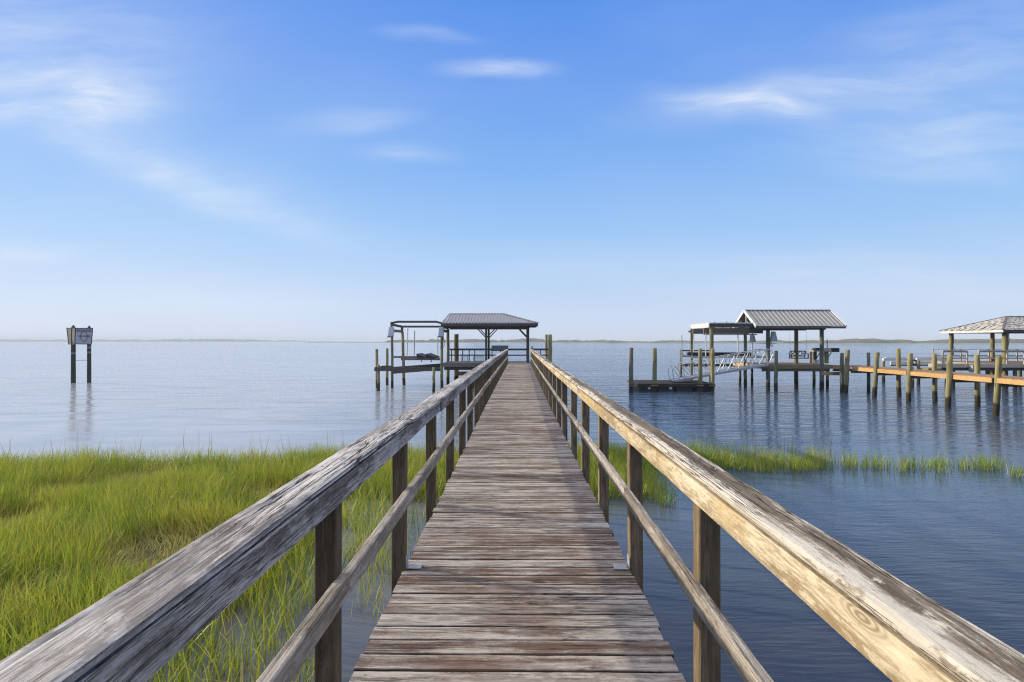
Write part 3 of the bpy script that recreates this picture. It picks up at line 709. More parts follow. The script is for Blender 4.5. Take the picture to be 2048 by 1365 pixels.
PF, PB = 41.75, 45.6           # front and back of the platform
def build_dock():
    xl, xr = -5.25, 2.55
    d = thing('dock_platform', 'grey wooden dock platform with a dark back railing at the far end of the boardwalk', 'dock', (-1.3, 43.6, 0))
    planks(B(), xl, xr, PF, PB, DECK).build('deck', 'dock', d)
    B().box(xl, xr, PF-.05, PF-.008, DECK-.27, DECK-.01).build('fascia', 'dock', d)
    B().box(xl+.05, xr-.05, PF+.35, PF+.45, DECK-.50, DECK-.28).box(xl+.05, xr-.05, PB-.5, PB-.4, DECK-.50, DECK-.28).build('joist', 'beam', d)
    for x in (-3.2, -.9, 1.0, 2.3):
        for y in (PF+.55, PB-.3): pile_mb(x, y, DECK-.28, .12).build('pile', 'pile', d, smooth=True)
    # back railing and right-hand rail
    zt = DECK+.93
    for a, b in ((xl+.05, .72), (1.0, 2.45)): B().box(a, b, PB-.06, PB+.08, zt, zt+.045).box(a, b, PB-.02, PB+.02, zt-.10, zt-.004).build('top_rail', 'beam', d)
    for a, b in ((xl+.05, .72), (1.0, 2.45)): B().box(a, b, PB-.02, PB+.02, DECK+.42, DECK+.51).build('mid_rail', 'beam', d)
    for x in (-5.05, -4.2, -3.70, -3.27, -1.30, 1.05, 1.75): B().box(x-.035, x+.035, PB-.095, PB-.024, DECK-.2, zt-.004).build('railing_post', 'brace', d)
    B().box(.93, 1.02, 39.75, 39.84, DECK-.3, DECK+1.2).build('newel_post', 'post', d)
    # lower landing, lit brown
    yl = 43.2; zl = Z(746, yl)
    planks(B(), X(913, yl), X(950, yl), yl, yl+1.5, zl).box(X(913, yl), X(950, yl), yl-.04, yl-.002, zl-.22, zl-.01).build('lower_landing', 'olive', d)
    # hipped shelter
    s = thing('pier_shelter', 'open shelter with a grey ribbed hip roof at the end of the long boardwalk', 'shelter', (-2.0, 43.6, DECK))
    e = 4.54; FL, FR, BR, BL = (-5.22, 41.05, e), (1.42, 41.05, e), (1.42, 46.25, e), (-5.22, 46.25, e); r1, r2 = (-4.98, 43.65, 5.28), (-1.02, 43.65, 5.28)
    mb = B()
    for f in ((FL, FR, r2, r1), (FR, BR, r2), (BR, BL, r1, r2), (BL, FL, r1)):
        mb.poly(f, .03)
    rf = mb.build('roof', 'roof', s)
    mb = B()
    for f in ((FL, FR, r2, r1), (FR, BR, r2), (BR, BL, r1, r2), (BL, FL, r1)): roof_ribs(mb, f, .225, .05, .075)
    mb.build('rib', 'roof', rf)['kind'] = 'stuff'
    mb = B()
    up = Vector((0, 0, .03))
    for a, b in ((r1, r2), (r2, FR), (r2, BR)): mb.beam(Vector(a)+up, Vector(b)+up, .14, .035)
    mb.build('ridge_cap', 'roof', rf)
    fz0, fz1 = e-.20, e-.005
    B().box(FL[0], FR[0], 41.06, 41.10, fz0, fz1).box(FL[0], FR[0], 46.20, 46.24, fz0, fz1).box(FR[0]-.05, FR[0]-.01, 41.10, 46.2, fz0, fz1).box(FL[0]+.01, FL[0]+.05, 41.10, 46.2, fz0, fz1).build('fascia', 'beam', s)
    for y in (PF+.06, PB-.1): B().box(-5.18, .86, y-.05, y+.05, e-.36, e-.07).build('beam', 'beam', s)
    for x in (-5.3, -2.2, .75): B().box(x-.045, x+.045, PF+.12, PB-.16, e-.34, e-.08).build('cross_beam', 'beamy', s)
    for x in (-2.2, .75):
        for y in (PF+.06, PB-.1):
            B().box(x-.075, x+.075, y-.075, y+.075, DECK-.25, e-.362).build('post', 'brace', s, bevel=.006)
            for dx in ((-1, 1) if x < 0 else (-1,)):
                B().beam((x+dx*.07, y, e-.95), (x+dx*.62, y, e-.375), .07, .11, up=(0,1,0)).build('brace', 'brace', s)
    for px, wpx in ((896, 6.2),):
        pile_mb(X(px, 45.4), 45.4, e-.362, wpx*45.4/F/2).build('pile', 'pile', s, smooth=True)
    # things on the platform
    yt = PB-.32; x0, x1 = X(983, yt), X(1016.5, yt)
    t = thing('cleaning_table', 'grey panel backed table standing at the back railing under the hip roof', 'table', ((x0+x1)/2, yt, DECK))
    B().box(x0, x1, yt, yt+.03, Z(703, yt), Z(692, yt)).build('back_panel', 'greyp', t)
    B().box(x0, x1, yt-.45, yt-.002, DECK+.80, DECK+.84).build('tabletop', 'dock', t)
    for x in (x0+.05, x1-.05):
        for y in (yt-.4, yt-.05): B().box(x-.03, x+.03, y-.03, y+.03, DECK+.004, DECK+.798).build('leg', 'brace', t)
    for (pa, pb, lab) in ((922, 935, 'narrow pale wire crate on the dock left of the shelter middle post'), (947, 966, 'wide pale wire crate on the dock beside the shelter middle post')):
        yc = PB-.75; a, b = X(pa, yc), X(pb, yc); h = .40; w = B()
        c = thing('wire_crate', lab, 'crate', ((a+b)/2, yc, DECK), 'wire crates on the dock')
        for x in (a, b):
            for y in (yc, yc+.42): w.beam((x, y, DECK+.004), (x, y, DECK+h), .03, .03)
        for z in (DECK+.02, DECK+h):
            for y in (yc, yc+.42): w.beam((a, y, z), (b, y, z), .03, .03)
            for x in (a, b): w.beam((x, yc, z), (x, yc+.42, z), .03, .03)
        w.build('frame', 'wire', c)
        n = max(2, int((b-a)/.10))
        for y in (yc, yc+.42):
            w = B()
            for i in range(1, n): w.beam((a+(b-a)*i/n, y, DECK+.02), (a+(b-a)*i/n, y, DECK+h), .010, .010)
            for i in range(1, 4): w.beam((a, y, DECK+h*i/4), (b, y, DECK+h*i/4), .009, .009)
            w.build('mesh_panel', 'wire', c)
    # free-standing piles round the dock
    lone_pile(912.7, 0, 670, 9.6, 'thick olive pile standing behind the dock left of the shelter posts', 'pile', y=46.3)
    lone_pile(1093.0, 0, 670.7, 5.4, 'thinner left pile of the tall pair right of the boardwalk end', 'piley', y=46.0, group='pair of piles right of the dock')
    lone_pile(1100.4, 0, 670.7, 7.8, 'thicker right pile of the tall pair right of the boardwalk end', 'piley', y=45.0, group='pair of piles right of the dock')
    lone_pile(754.5, 777.5, 700, 6.0, 'leftmost mooring pile behind the catwalk end, left of the boat lift', 'pile', lean_px=-1, group='mooring piles left of the boat lift')
    lone_pile(774.3, 771.5, 698.5, 5.4, 'slim mooring pile between the leftmost pile and the boat lift', 'pile', group='mooring piles left of the boat lift')
    # catwalk
    c = thing('catwalk', 'low grey timber catwalk below the boat lift, left of the dock', 'catwalk', (X(815, 39.2), 39.2, 0))
    y0 = 39.0; zt = Z(736, y0); xa, xb = X(748.5, y0), X(880.5, y0)
    B().box(xa, xb, y0, y0+.06, zt-.24, zt).build('beam', 'beam', c)
    p0 = Vector((X(787, 40.75), 40.75, Z(734.7, 40.75)-.24)); p1 = Vector((X(881, 43.9), 43.9, Z(728, 43.9)-.24))
    B().beam(p0, p1, .06, .48).build('diagonal_beam', 'beam', c)
    B().box(xa+.05, xa+.13, y0+.065, 41.6, zt-.22, zt+.02).box(xa+.13, p0.x, 40.7, 40.78, zt-.22, zt+.05).build('end_beam', 'beamy', c)
    part_pile(c, 757, 783, 731, 6.0, 'pile'); part_pile(c, 867.6, 785, 736.5, 5.8, 'pile')
    # boat lift
    l = thing('boat_lift', 'empty dark timber boat lift frame with pale motor boxes left of the shelter', 'boat lift', (X(835, 43), 43, 0), 'boat lifts')
    yn, yf = 41.8, 44.5
    part_pile(l, 784.3, 777, 660, 5.4, 'pileg', y=yn); part_pile(l, 808.0, 771.7, 665.5, 6.0, 'pile', lean_px=-3, y=yf)
    part_pile(l, 883.5, 777, 664, 5.8, 'pile', y=yn)
    xa, xb = X(780.5, yn), X(884.5, yn); z1, z0 = Z(645.5, yn), Z(651, yn); zc = Z(642.3, yn)
    w = B(); xi, xj = X(795, yn), X(872, yn); th = .15
    w.poly([(xa, yn, z1), (xa, yn, z1-th), (xi, yn, zc-th), (xj, yn, zc-th), (xb, yn, z1-th), (xb, yn, z1), (xj, yn, zc), (xi, yn, zc)], .08, (0,-1,0)).build('front_beam', 'beam', l)
    xc, xd = X(803.5, yf), X(893, yf); zf = Z(652.2, yf)
    B().box(xc-.1, xd, yf-.04, yf+.04, zf-.15, zf).build('rear_beam', 'beam', l)
    for a, b in (((xa+.07, yn+.09, z1-.16), (xc-.02, yf-.05, zf-.07)), ((xb-.07, yn+.09, z1-.16), (xd-.05, yf-.05, zf-.07))): B().beam(a, b, .08, .17).build('side_beam', 'beamy', l)
    B().box(X(781.2, yn), X(785.2, yn), yn-.06, yn+.06, Z(660, yn), z1-.08).build('post', 'brace', l); B().box(X(802, yf), X(806.3, yf), yf-.08, yf+.08, Z(667, yf), zf-.155).build('post', 'brace', l)
    zz = Z(662.5, yn)
    B().beam((X(786, yn), yn+.10, zz), (X(804, yf), yf-.1, zz), .09, .2).build('lift_beam', 'dock', l); B().beam((X(886, yn), yn+.1, zz), (X(895, yf), yf-.1, zz), .09, .2).build('lift_beam', 'dock', l)
    for pa, pb in ((776.3, 787.8), (876.5, 887.8)):
        yb = yn-.22; a, b = X(pa, yb), X(pb, yb); za, zb = Z(655, yb), Z(673, yb)
        m = B(); m.add([(a, yb-.2, zb), (b-.02, yb-.2, zb), (b-.02, yb+.12, zb), (a, yb+.12, zb), (a+.06, yb-.15, za), (b+.015, yb-.15, za), (b+.015, yb+.1, za), (a+.06, yb+.1, za)], [(3,2,1,0),(4,5,6,7),(0,1,5,4),(1,2,6,5),(2,3,7,6),(3,0,4,7)])
        mo = m.build('motor_box', 'box', l, bevel=.02); B().box(a-.02, b-.05, yb-.2, yb+.1, zb-.10, zb-.004).build('base_plate', 'olive', mo)
    for (xt, yt_, xb_, yb2, y, r) in ((815.8, 655, 814, 712, 43.0, .042), (829.5, 662, 828.3, 712, 43.6, .034), (875.5, 676, 875.5, 712, 42.4, .036)):
        B().tube([(X(xb_, y), y, Z(yb2, y)), (X(xt, y), y, Z(yt_, y))], r, 8).build('guide_pole', 'pvc' if r > .035 else 'steel', l)
    for (pa, pb, ya, yb, y) in ((787.5, 879, 713.2, 717, 44.1), (802, 880, 717, 721.5, 42.5)):
        B().box(X(pa, y), X(pb, y), y-.05, y+.05, Z(yb, y), Z(ya, y)).build('cradle_beam', 'dock', l)
    for pa in (832.6, 851.8):
        y = 42.3; a = (X(pa, y), y, Z(708.5, y)); b = (X(pa+15.5, y), y, Z(714.5, y))
        w = B()
        for q in (a, b): pass
        w.poly([a, (a[0]+.03, y, a[2]-.28), (b[0]-.05, y, b[2]-.08), b], 2.6, (0,-1,0)).build('bunk', 'black', l)
        B().beam((X(pa+11, y), y-.02, Z(722, y)), (X(pa+11, y), y-.02, Z(725, y)), .07, .07).build('bolt', 'beam', l)
    c = B().tube([(X(887, yn), yn-.05, Z(674, yn)), (X(888.5, yn), yn-.07, Z(685, yn)), (X(888.8, yn), yn-.06, Z(692, yn)), (X(886.5, yn), yn-.08, Z(696, yn))], .02, 6).build('power_cable', 'rubber', l)
build_dock()

# ------------------------------------------------------------------ channel sign
def lettering(text, size, mat, parent, o, ux, n, name='lettering', thick=.006):
    """raised letters as a mesh; o = centre, ux = reading direction, n = outward normal"""
    cu = bpy.data.curves.new(name, 'FONT'); cu.body = text; cu.size = size; cu.align_x = 'CENTER'; cu.align_y = 'CENTER'; cu.extrude = thick; cu.resolution_u = 3; cu.offset = size*.012
    ob = bpy.data.objects.new(name, cu); col.objects.link(ob)
    bpy.context.view_layer.update()
    me = bpy.data.meshes.new_from_object(ob.evaluated_get(bpy.context.evaluated_depsgraph_get()))
    bpy.data.objects.remove(ob)
    ux = Vector(ux).normalized(); n = Vector(n).normalized(); uy = n.cross(ux)
    Mx = Matrix(((ux.x, uy.x, n.x, o[0]), (ux.y, uy.y, n.y, o[1]), (ux.z, uy.z, n.z, o[2]), (0,0,0,1)))
    me.transform(Matrix.Translation(-wloc(parent)) @ Mx)
    me.materials.clear(); me.materials.append(M[mat])
    r = bpy.data.objects.new(name, me); col.objects.link(r); r.parent = parent; return r

def build_sign():
    y = 46.4; x1, x2 = X(146.6, y), X(173.7, y)
    s = thing('channel_sign', 'faded white and black idle speed signs in a V on two dark piles in water', 'sign', ((x1+x2)/2, y, 0))
    for x, px, pt, w in ((x1, 146.6, 656, 8.4), (x2, 173.7, 657, 7.4)):
        r = w*y/F/2; top = Z(pt, y); yy = y + (0 if x == x1 else .25)
        mb = B(); n = 8
        pts = [(x + (.0 if i else 0), yy, -.9 + (top+.9)*i/n) for i in range(n+1)] + [(x, yy, top+.22)]
        mb.tube(pts, [r*(1.04-.08*i/n) for i in range(n+1)] + [r*.08], 12, rough=.02).build('pile', 'signpile', s, smooth=False)
    # front sign: faces the camera, set on the right pile; back sign runs away to the left
    def panel(tl, tr, br, bl, mat, t=.03):
        tl, tr, br, bl = map(Vector, (tl, tr, br, bl)); nrm = (bl-tl).cross(tr-tl).normalized()
        if nrm.y > 0: nrm = -nrm
        o = B().poly([tl, tr, br, bl], t, nrm).build('sign_panel', mat, s)
        rim = B(); k = nrm*.004
        for a, b in ((tl, tr), (tr, br), (br, bl), (bl, tl)): rim.beam(a+k, b+k, .05, .05, up=nrm)
        rim.build('rim', 'signrim', o); return o, nrm
    ya, yb = 45.85, 46.05
    f, n = panel((X(150.9, ya), ya, Z(657.2, ya)), (X(185.4, yb), yb, Z(657.4, yb)), (X(182.8, yb), yb, Z(689.5, yb)), (X(149.6, ya), ya, Z(689, ya)), 'sign')
    yb2 = 46.9
    b_, n2 = panel((X(133.6, yb2), yb2, Z(656.9, yb2)), (X(150.5, ya), ya+.01, Z(657.0, ya)), (X(149.2, ya), ya+.01, Z(689.2, ya)), (X(137.4, yb2), yb2, Z(689.6, yb2)), 'signshade')
    ux = Vector((X(185.4, yb)-X(150.9, ya), yb-ya, 0)).normalized()
    def at(px, py):
        t = (px-150.9)/(185.4-150.9); yy = ya + (yb-ya)*t - .008; return Vector((X(px, yy), yy, Z(py, yy)))
    lettering('IDLE SPEED', .215, 'ink', f, at(168, 662.3), ux, n)
    lettering('NO WAKE', .185, 'ink', f, at(167.6, 673.4), ux, n)
    ring = B(); c = at(167.6, 673.6); pts = []
    for i in range(33):
        a = 2*math.pi*i/32; pts.append(c + ux*math.cos(a)*.235 + Vector((0,0,1))*math.sin(a)*.37)
    ring.tube(pts, .022, 6, cap=False).build('ring', 'ring', f)
    for x, yy, pa, pb, w in ((x1, y, 706, 709.5, 8.4), (x2, y+.25, 694, 698, 7.4), (x2, y+.25, 704, 708, 7.4)):
        r = w*y/F/2*1.03; B().tube([(x, yy, Z(pb, y)), (x, yy, Z(pa, y))], r, 16).build('reflective_band', 'band', s)
    B().tube([(x1+.1, y, Z(722.2, y)), (x2-.1, y+.25, Z(721.8, y))], .018, 8).build('crossbar', 'steel', s)
build_sign()

# ------------------------------------------------------------------ the neighbour's dock, right
ND = 1.68
def build_neighbour():
    # floating dock
    y0, y1 = 39.0, 42.6; xa, xb = X(1275, y0), X(1429.5, y0); zt = .50
    f = thing('floating_dock', 'low dark wooden floating dock at the foot of the aluminium gangway', 'floating dock', ((xa+xb)/2, 40.8, 0))
    planks(B(), xa+.06, xb-.06, y0+.06, y1-.06, zt, 'y').build('deck', 'float', f)
    B().box(xa, xb, y0-.02, y0+.05, zt-.20, zt+.01).box(xa, xb, y1-.05, y1+.02, zt-.20, zt+.01).build('fascia', 'float', f)
    B().box(xa, xa+.05, y0+.055, y1-.055, zt-.20, zt+.008).build('end_board', 'olive', f); B().box(xb-.05, xb, y0+.055, y1-.055, zt-.20, zt+.008).build('end_board', 'float', f)
    n = 4
    for i in range(n):
        a = xa + .12 + (xb-xa-.2)*i/n; b = a + (xb-xa-.2)/n - .14
        B().box(a, b, y0+.02, y1-.1, -.25, zt-.205).build('float_block', 'rubber', f, bevel=.02)
    for p in (1298.5, 1341.3): B().box(X(p-2.6, y0), X(p+2.6, y0), y0+.006, y0+.018, .14, .28).build('tag', 'white', f)
    ps = [(1262.4, 786.0, 697.2, 8.6, 'leftmost pile of the floating dock, standing off its left end', 'pileg', 38.3), (1309.4, 783.5, 698, 8.7, 'second pile from left at the floating dock, with pale upper left side', 'pile', 38.6),
          (1400.6, 783.5, 698.8, 8.3, 'third pile from left at the floating dock, in front of the gangway', 'pile', 38.6), (1425.2, 783, 698.8, 7.6, 'yellowish rightmost pile of the floating dock, close beside the third', 'piley', 38.7)]
    for px, pb, pt, w, lab, mt, y in ps:
        lone_pile(px, pb, pt, w, lab, mt, group='piles of the floating dock', y=y)
        x = X(px, y); r = w*y/F/2
        w_ = B()
        pts = [(x+math.cos(2*math.pi*i/16)*(r+.06), y+math.sin(2*math.pi*i/16)*(r+.06), zt-.08) for i in range(17)]
        w_.tube(pts, .03, 6, cap=False).build('pile_ring', 'olive', f)
    # gangway
    g = thing('gangway', 'sloping aluminium gangway with truss sides rising to the neighbouring dock', 'gangway', (X(1348, 40.2), 40.2, zt))
    yn, yf = 40.0, 41.15
    A = Vector((X(1349, yn), yn, zt+.10)); Bp = Vector((X(1537, yn), yn, ND+.04)); H_ = 1.03
    for k, yy in enumerate((yn, yf)):
        o = Vector((0, yy-yn, 0)); w = B(); a, b = A+o, Bp+o
        B().beam(a, b, .07, .15).build('bottom_chord', 'alu', g)
        n = 9; up = Vector((-.13, 0, H_))
        def top(t): return a + (b-a)*t + up
        pts = [a + Vector((-.02,0,.03)), a + Vector((-.11, 0, .55)), a + Vector((-.13, 0, .82)), a + Vector((.0,0,.97)), top(.08)] + [top(t) for t in (.25, .5, .75, 1.0)] + [b + Vector((.12, 0, 1.0)), b + Vector((.26, 0, .86)), b + Vector((.30, 0, .68)), b + Vector((.16, 0, .35)), b + Vector((.02, 0, .04))]
        B().tube(pts, .026, 8).build('handrail', 'alu', g)
        w = B()
        for i in range(n+1):
            t = i/n
            if 0 < i: w.tube([a+(b-a)*t, top(max(.05, t))+Vector((-.02, 0, -.02))], .021, 6)
            if i < n:
                t2 = (i+1)/n
                w.tube([a+(b-a)*t2, top(max(.02, t))] if t < .34 else [a+(b-a)*t, top(t2)], .021, 6)
        w.build('truss_web', 'alu', g)
    B().poly([A+Vector((0,.05,.02)), Bp+Vector((0,.05,.02)), Bp+Vector((0,yf-yn-.05,.02)), A+Vector((0,yf-yn-.05,.02))], .04).build('tread', 'alu', g)
    # platform
    yF, yB = 40.6, 45.6; xa, xb = X(1522, yF), 21.44
    d = thing('dock_platform', 'brown timber neighbouring dock platform under the gabled metal roof', 'dock', ((xa+xb)/2, 43, 0))
    planks(B(), xa, xb, yF, yB, ND).build('deck', 'brown', d)
    B().box(xa, xb, yF-.05, yF-.006, ND-.26, ND-.004).build('fascia', 'olive', d); B().box(xa-.05, xa-.006, yF-.05, yB, ND-.26, ND-.004).build('fascia', 'newwood', d)
    B().box(xa+.1, xb-.2, yF+.06, yF+.16, ND-.45, ND-.262).box(xa+.1, xb-.2, yB-.4, yB-.3, ND-.45, ND-.262).build('joist', 'olive', d)
    B().box(X(1641, yF), X(1688, yF), yF-.12, yF-.07, Z(751, yF), Z(744.5, yF)).build('cross_brace', 'newx', d)
    for px, pb, w in ((1504, 770, 5), (1628, 773.5, 5.6), (1655, 776.6, 5.6)): part_pile(d, px, pb, 731, w, 'pile')
    # gabled shelter
    s = thing('pier_shelter', 'open shelter with a pale ribbed gable roof on the neighbouring dock', 'shelter', (19, 42.2, ND))
    xL, xR = 15.99, 21.94; e, rz = 4.30, 5.46; y0, ym, y1 = 40.0, 42.1, 44.2
    faces = [((xL, y0, e), (xR, y0, e), (xR, ym, rz), (xL, ym, rz)), ((xR, y1, e), (xL, y1, e), (xL, ym, rz), (xR, ym, rz))]
    mb = B(); [mb.poly(f_, .03) for f_ in faces]; rf = mb.build('roof', 'roof2', s)
    mb = B(); [roof_ribs(mb, f_, .30, .055, .05) for f_ in faces]; mb.build('rib', 'rib', rf)
    B().beam((xL-.02, ym, rz+.03), (xR+.02, ym, rz+.03), .22, .04).build('ridge_cap', 'roof', rf)
    for yy in (y0, y1):
        sg = 1 if yy == y0 else -1
        B().beam((xL-.03, yy-.02*sg, e-.03), (xL-.03, ym, rz-.02), .05, .20, up=(0,0,1)).build('rake_board', 'white', s)
        B().beam((xR+.03, yy-.02*sg, e-.03), (xR+.03, ym, rz-.02), .05, .20, up=(0,0,1)).build('rake_board', 'white', s)
        B().box(xL, xR, yy-.02, yy+.02, e-.16, e-.035).build('fascia', 'beam', s)
    for yy in (40.65, 43.45): B().box(xL+.9, xR-1.0, yy-.05, yy+.05, e-.24, e+.02).build('beam', 'beam', s)
    for x in (xL+.15, 19.0, 21.2):
        B().box(x-.02, x+.02, y0+.5, y1-.5, e-.02, e+.14).build('tie_beam', 'white' if x < 17 else 'olive', s); B().box(x-.04, x+.04, ym-.04, ym+.04, e+.145, rz-.1).build('king_post', 'white' if x < 17 else 'olive', s)
        if x < 17:
            for yy in (ym-1.0, ym+1.0): B().box(x-.03, x+.03, yy-.03, yy+.03, e+.145, e+.55).build('stud', 'white', s)
    for px, yb, w, mt in ((1536, 40.65, 7.6, 'pileg'), (1643.5, 40.65, 8.0, 'pileg'), (1592.5, 42.9, 7.6, 'pile'), (1490.5, 43.4, 6.2, 'pile')):
        pile_mb(X(px, yb), yb, e-.01 if yb > 42 and px > 1500 else e-.24, w*yb/F/2).build('post', mt, s, smooth=True)
    # porch swing
    y = 41.6; sw = thing('porch_swing', 'dark porch swing with crossed back slats hanging under the gable roof', 'swing', (X(1598, y), y, Z(717, y)))
    a, b = X(1580, y), X(1614, y); zs = Z(716.5, y); zt_ = Z(703.3, y)
    B().box(a, b, y-.3, y+.25, zs-.05, zs+.01).build('seat', 'beam', sw)
    w = B(); xa2, xb2 = a+.17, b+.05
    w.beam((xa2, y+.33, zt_), (xb2, y+.33, zt_), .05, .07).beam((a+.10, y+.28, zs+.12), (b, y+.28, zs+.12), .05, .07)
    for i in range(3):
        p, q = xa2+(xb2-xa2)*i/3, xa2+(xb2-xa2)*(i+1)/3
        w.beam((p-.04, y+.29, zs+.12), (q, y+.33, zt_), .035, .045, up=(0,1,0)).beam((q-.04, y+.29, zs+.12), (p, y+.33, zt_), .033, .043, up=(0,1,0))
    w.beam((xa2, y+.33, zt_), (a+.08, y+.28, zs), .05, .05, up=(0,1,0)).beam((xb2, y+.33, zt_), (b-.02, y+.28, zs), .05, .05, up=(0,1,0))
    w.build('backrest', 'beam', sw)
    for x in (a, b-.04):
        B().box(x-.04, x+.04, y-.3, y+.26, zs+.26, zs+.30).box(x-.03, x+.03, y-.28, y-.22, zs+.012, zs+.258).build('armrest', 'beamy' if x > a else 'olive', sw)
        B().tube([(x, y, zs+.302), (x+.01, y+.05, e+.0)], .008, 6).build('chain', 'steel', sw)
    # fish cleaning station
    y = 43.1; t = thing('cleaning_station', 'wooden fish cleaning table with dark hood at the right end of the gabled dock', 'cleaning table', (X(1650, y), y, ND))
    zt_ = Z(702.5, y)
    B().box(X(1626, y), X(1662, y), y-.1, y+.5, zt_-.06, zt_+.04).build('tabletop', 'peach', t)
    B().box(X(1625, y), X(1633, y), y-.05, y+.4, ND+.004, zt_-.062).build('cabinet', 'float', t); B().box(X(1624.2, y), X(1626.3, y), y-.10, y-.054, ND+.004, zt_-.062).build('cabinet_edge', 'peach', t)
    B().poly([(X(1627, y), y-.12, zt_+.045), (X(1642, y), y-.12, zt_+.045), (X(1642, y), y-.12, zt_+.21), (X(1632, y), y-.12, zt_+.21)], .5, (0,-1,0)).build('hood', 'black', t)
    B().box(X(1642.5, y), X(1661, y), y-.1, y+.3, zt_+.045, zt_+.20).build('sink', 'peach', t); B().box(X(1663, y), X(1677.5, y), y-.1, y+.5, Z(705, y), Z(697, y)).build('side_box', 'black', t)
    B().box(X(1651, y), X(1657.5, y), y, y+.2, ND+.004, zt_-.062).build('leg', 'pile', t)
    B().beam((X(1634.5, y), y+.1, Z(717, y)), (X(1641.5, y), y+.1, Z(706, y)), .05, .05).build('brace', 'beam', t); B().beam((X(1658, y), y+.1, Z(715, y)), (X(1664, y), y+.1, Z(705.5, y)), .05, .05).build('brace', 'beam', t)
    B().tube([(X(1660, y), y+.4, zt_+.04), (X(1660, y), y+.4, Z(680, y))], .035, 8).build('pole', 'beam', t)
    bk = thing('bucket', 'small pale tub on the deck under the cleaning table hood', 'tub', (X(1634, 42.6), 42.6, ND))
    B().tube([(X(1633, 42.6), 42.6, ND+.004), (X(1633, 42.6), 42.6, ND+.26)], [.14, .17], 14).build('tub', 'pvc', bk, smooth=False); B().tube([(X(1633, 42.6), 42.6, ND+.262), (X(1633, 42.6), 42.6, ND+.285)], .18, 14).build('lid', 'pvc', bk)
    lone_pile(1551.5, 782, 703, 7.0, 'short grey green pile in front of the gabled dock platform', 'pileg', lean_px=1)
    # boat lift with flat white topped frame
    l = thing('boat_lift', 'boat lift with flat white topped frame left of the gabled shelter', 'boat lift', (15, 42.5, 0), 'boat lifts')
    yn, yf = 40.5, 44.7; xl = 12.97; xr = 16.95; z1, z0 = 4.52, 4.22
    B().box(xl, xl+.06, yn, yf, z0, z1).build('end_beam', 'peel', l)
    B().box(xl+.062, xr, yn-.002, yn+.05, z0+.01, z1-.04).build('front_beam', 'beam', l); B().box(xl+.062, xr, yf-.05, yf, z0, z1-.04).build('rear_beam', 'peel', l)
    B().box(xl+.03, xr, yn-.06, yn+.16, z1-.035, z1+.03).build('top_plate', 'peel', l)
    for x in (13.35, 14.15, 14.95, 15.6): B().box(x, x+.07, yn-.02, yn+.05, z1+.031, z1+.10).build('bracket', 'steel', l)
    for i in range(6): B().box(xl+.5+i*.62, xl+.56+i*.62, yn+.055, yf-.055, z0+.06, z1-.05).build('rafter', 'dock', l)
    for y in (41.3, 43.8): B().box(X(1407, 41.3), xr, y-.07, y+.07, Z(668, 41.3), Z(657.5, 41.3)).build('lift_beam', 'dock', l)
    B().tube([(xl+.2, 42.3, Z(670, 42.3)), (xr, 42.3, Z(670, 42.3))], .035, 8).build('drive_shaft', 'steel', l)
    B().box(X(1377, 44.3), X(1406, 44.3), 44.2, 44.4, Z(666, 44.3), Z(662, 44.3)).build('bracket_beam', 'dock', l)
    for px, y, w, mt in ((1383, 44.6, 5.2, 'pile'), (1423, 40.9, 8.0, 'pile')): pile_mb(X(px, y), y, z0-.005, w*y/F/2).build('pile', mt, l, smooth=True)
    for px, ya, yb, y, mt in ((1387.2, 659, 705, 44.0, 'pvc'), (1411.5, 666, 716, 41.6, 'pvc'), (1475.8, 665, 706, 44.0, 'pvc'), (1504.7, 666, 718, 41.4, 'pvc')):
        B().tube([(X(px, y), y, Z(yb, y)), (X(px, y), y, Z(ya, y))], .042, 8).build('guide_pole', mt, l)
    for y in (41.4, 44.0): B().box(X(1378, 42), 17.9, y-.05, y+.05, Z(716.5, 42), Z(713.2, 42)).build('cradle_beam', 'alu', l)
    for y in (42.1, 43.3): B().box(X(1384, 42.1), X(1505, 42.1), y-.12, y+.12, Z(712.4, 42.1), Z(706.2, 42.1)).build('bunk', 'black', l)
    for px, py0, py1, y, w in ((1505, 670, 686, 43.2, 10), (1547, 664, 684, 40.9, 11.5)):
        a, b = X(px-w/2, y), X(px+w/2, y); za, zb = Z(py0, y), Z(py1, y)
        m = B(); m.add([(a-.0, y-.18, zb), (b+.03, y-.18, zb+.05), (b+.03, y+.18, zb+.05), (a, y+.18, zb), (a+.05, y-.12, za), (b-.1, y-.12, za), (b-.1, y+.12, za), (a+.05, y+.12, za)], [(3,2,1,0),(4,5,6,7),(0,1,5,4),(1,2,6,5),(2,3,7,6),(3,0,4,7)])
        m.build('motor_cover', 'white', l, bevel=.03)
    y = 40.5; B().tube([(X(1540, y), y, Z(676, y)), (X(1541, y), y, Z(686, y)), (X(1544, y), y, Z(690, y)), (X(1545, y), y, Z(693, y)), (X(1543, y), y, Z(695, y)), (X(1541, y), y, Z(692, y)), (X(1540, y), y, Z(688, y))], .022, 6).build('power_cable', 'rubber', l)
    # rear catwalk rail behind the lift
    c = thing('catwalk', 'dark catwalk with thin rail behind the white topped boat lift', 'catwalk', (X(1400, 46.2), 46.2, 0))
    y = 46.2
    B().box(X(1364, y), X(1492, y), y-.4, y+.4, Z(733.5, y), Z(728.5, y)).build('deck', 'beam', c); B().box(X(1364, y), X(1421, y), y-.03, y+.03, Z(703.5, y), Z(701, y)).build('rail', 'beam', c)
    part_pile(c, 1362, 0, 700.5, 5, 'pile', y=y-.2); part_pile(c, 1480, 0, 728, 5, 'pile', y=y)
    B().tube([(X(1363.6, 45.8), 45.8, Z(727, 45.8)), (X(1363.6, 45.8), 45.8, Z(671, 45.8))], .035, 8).build('rod', 'steel', c)
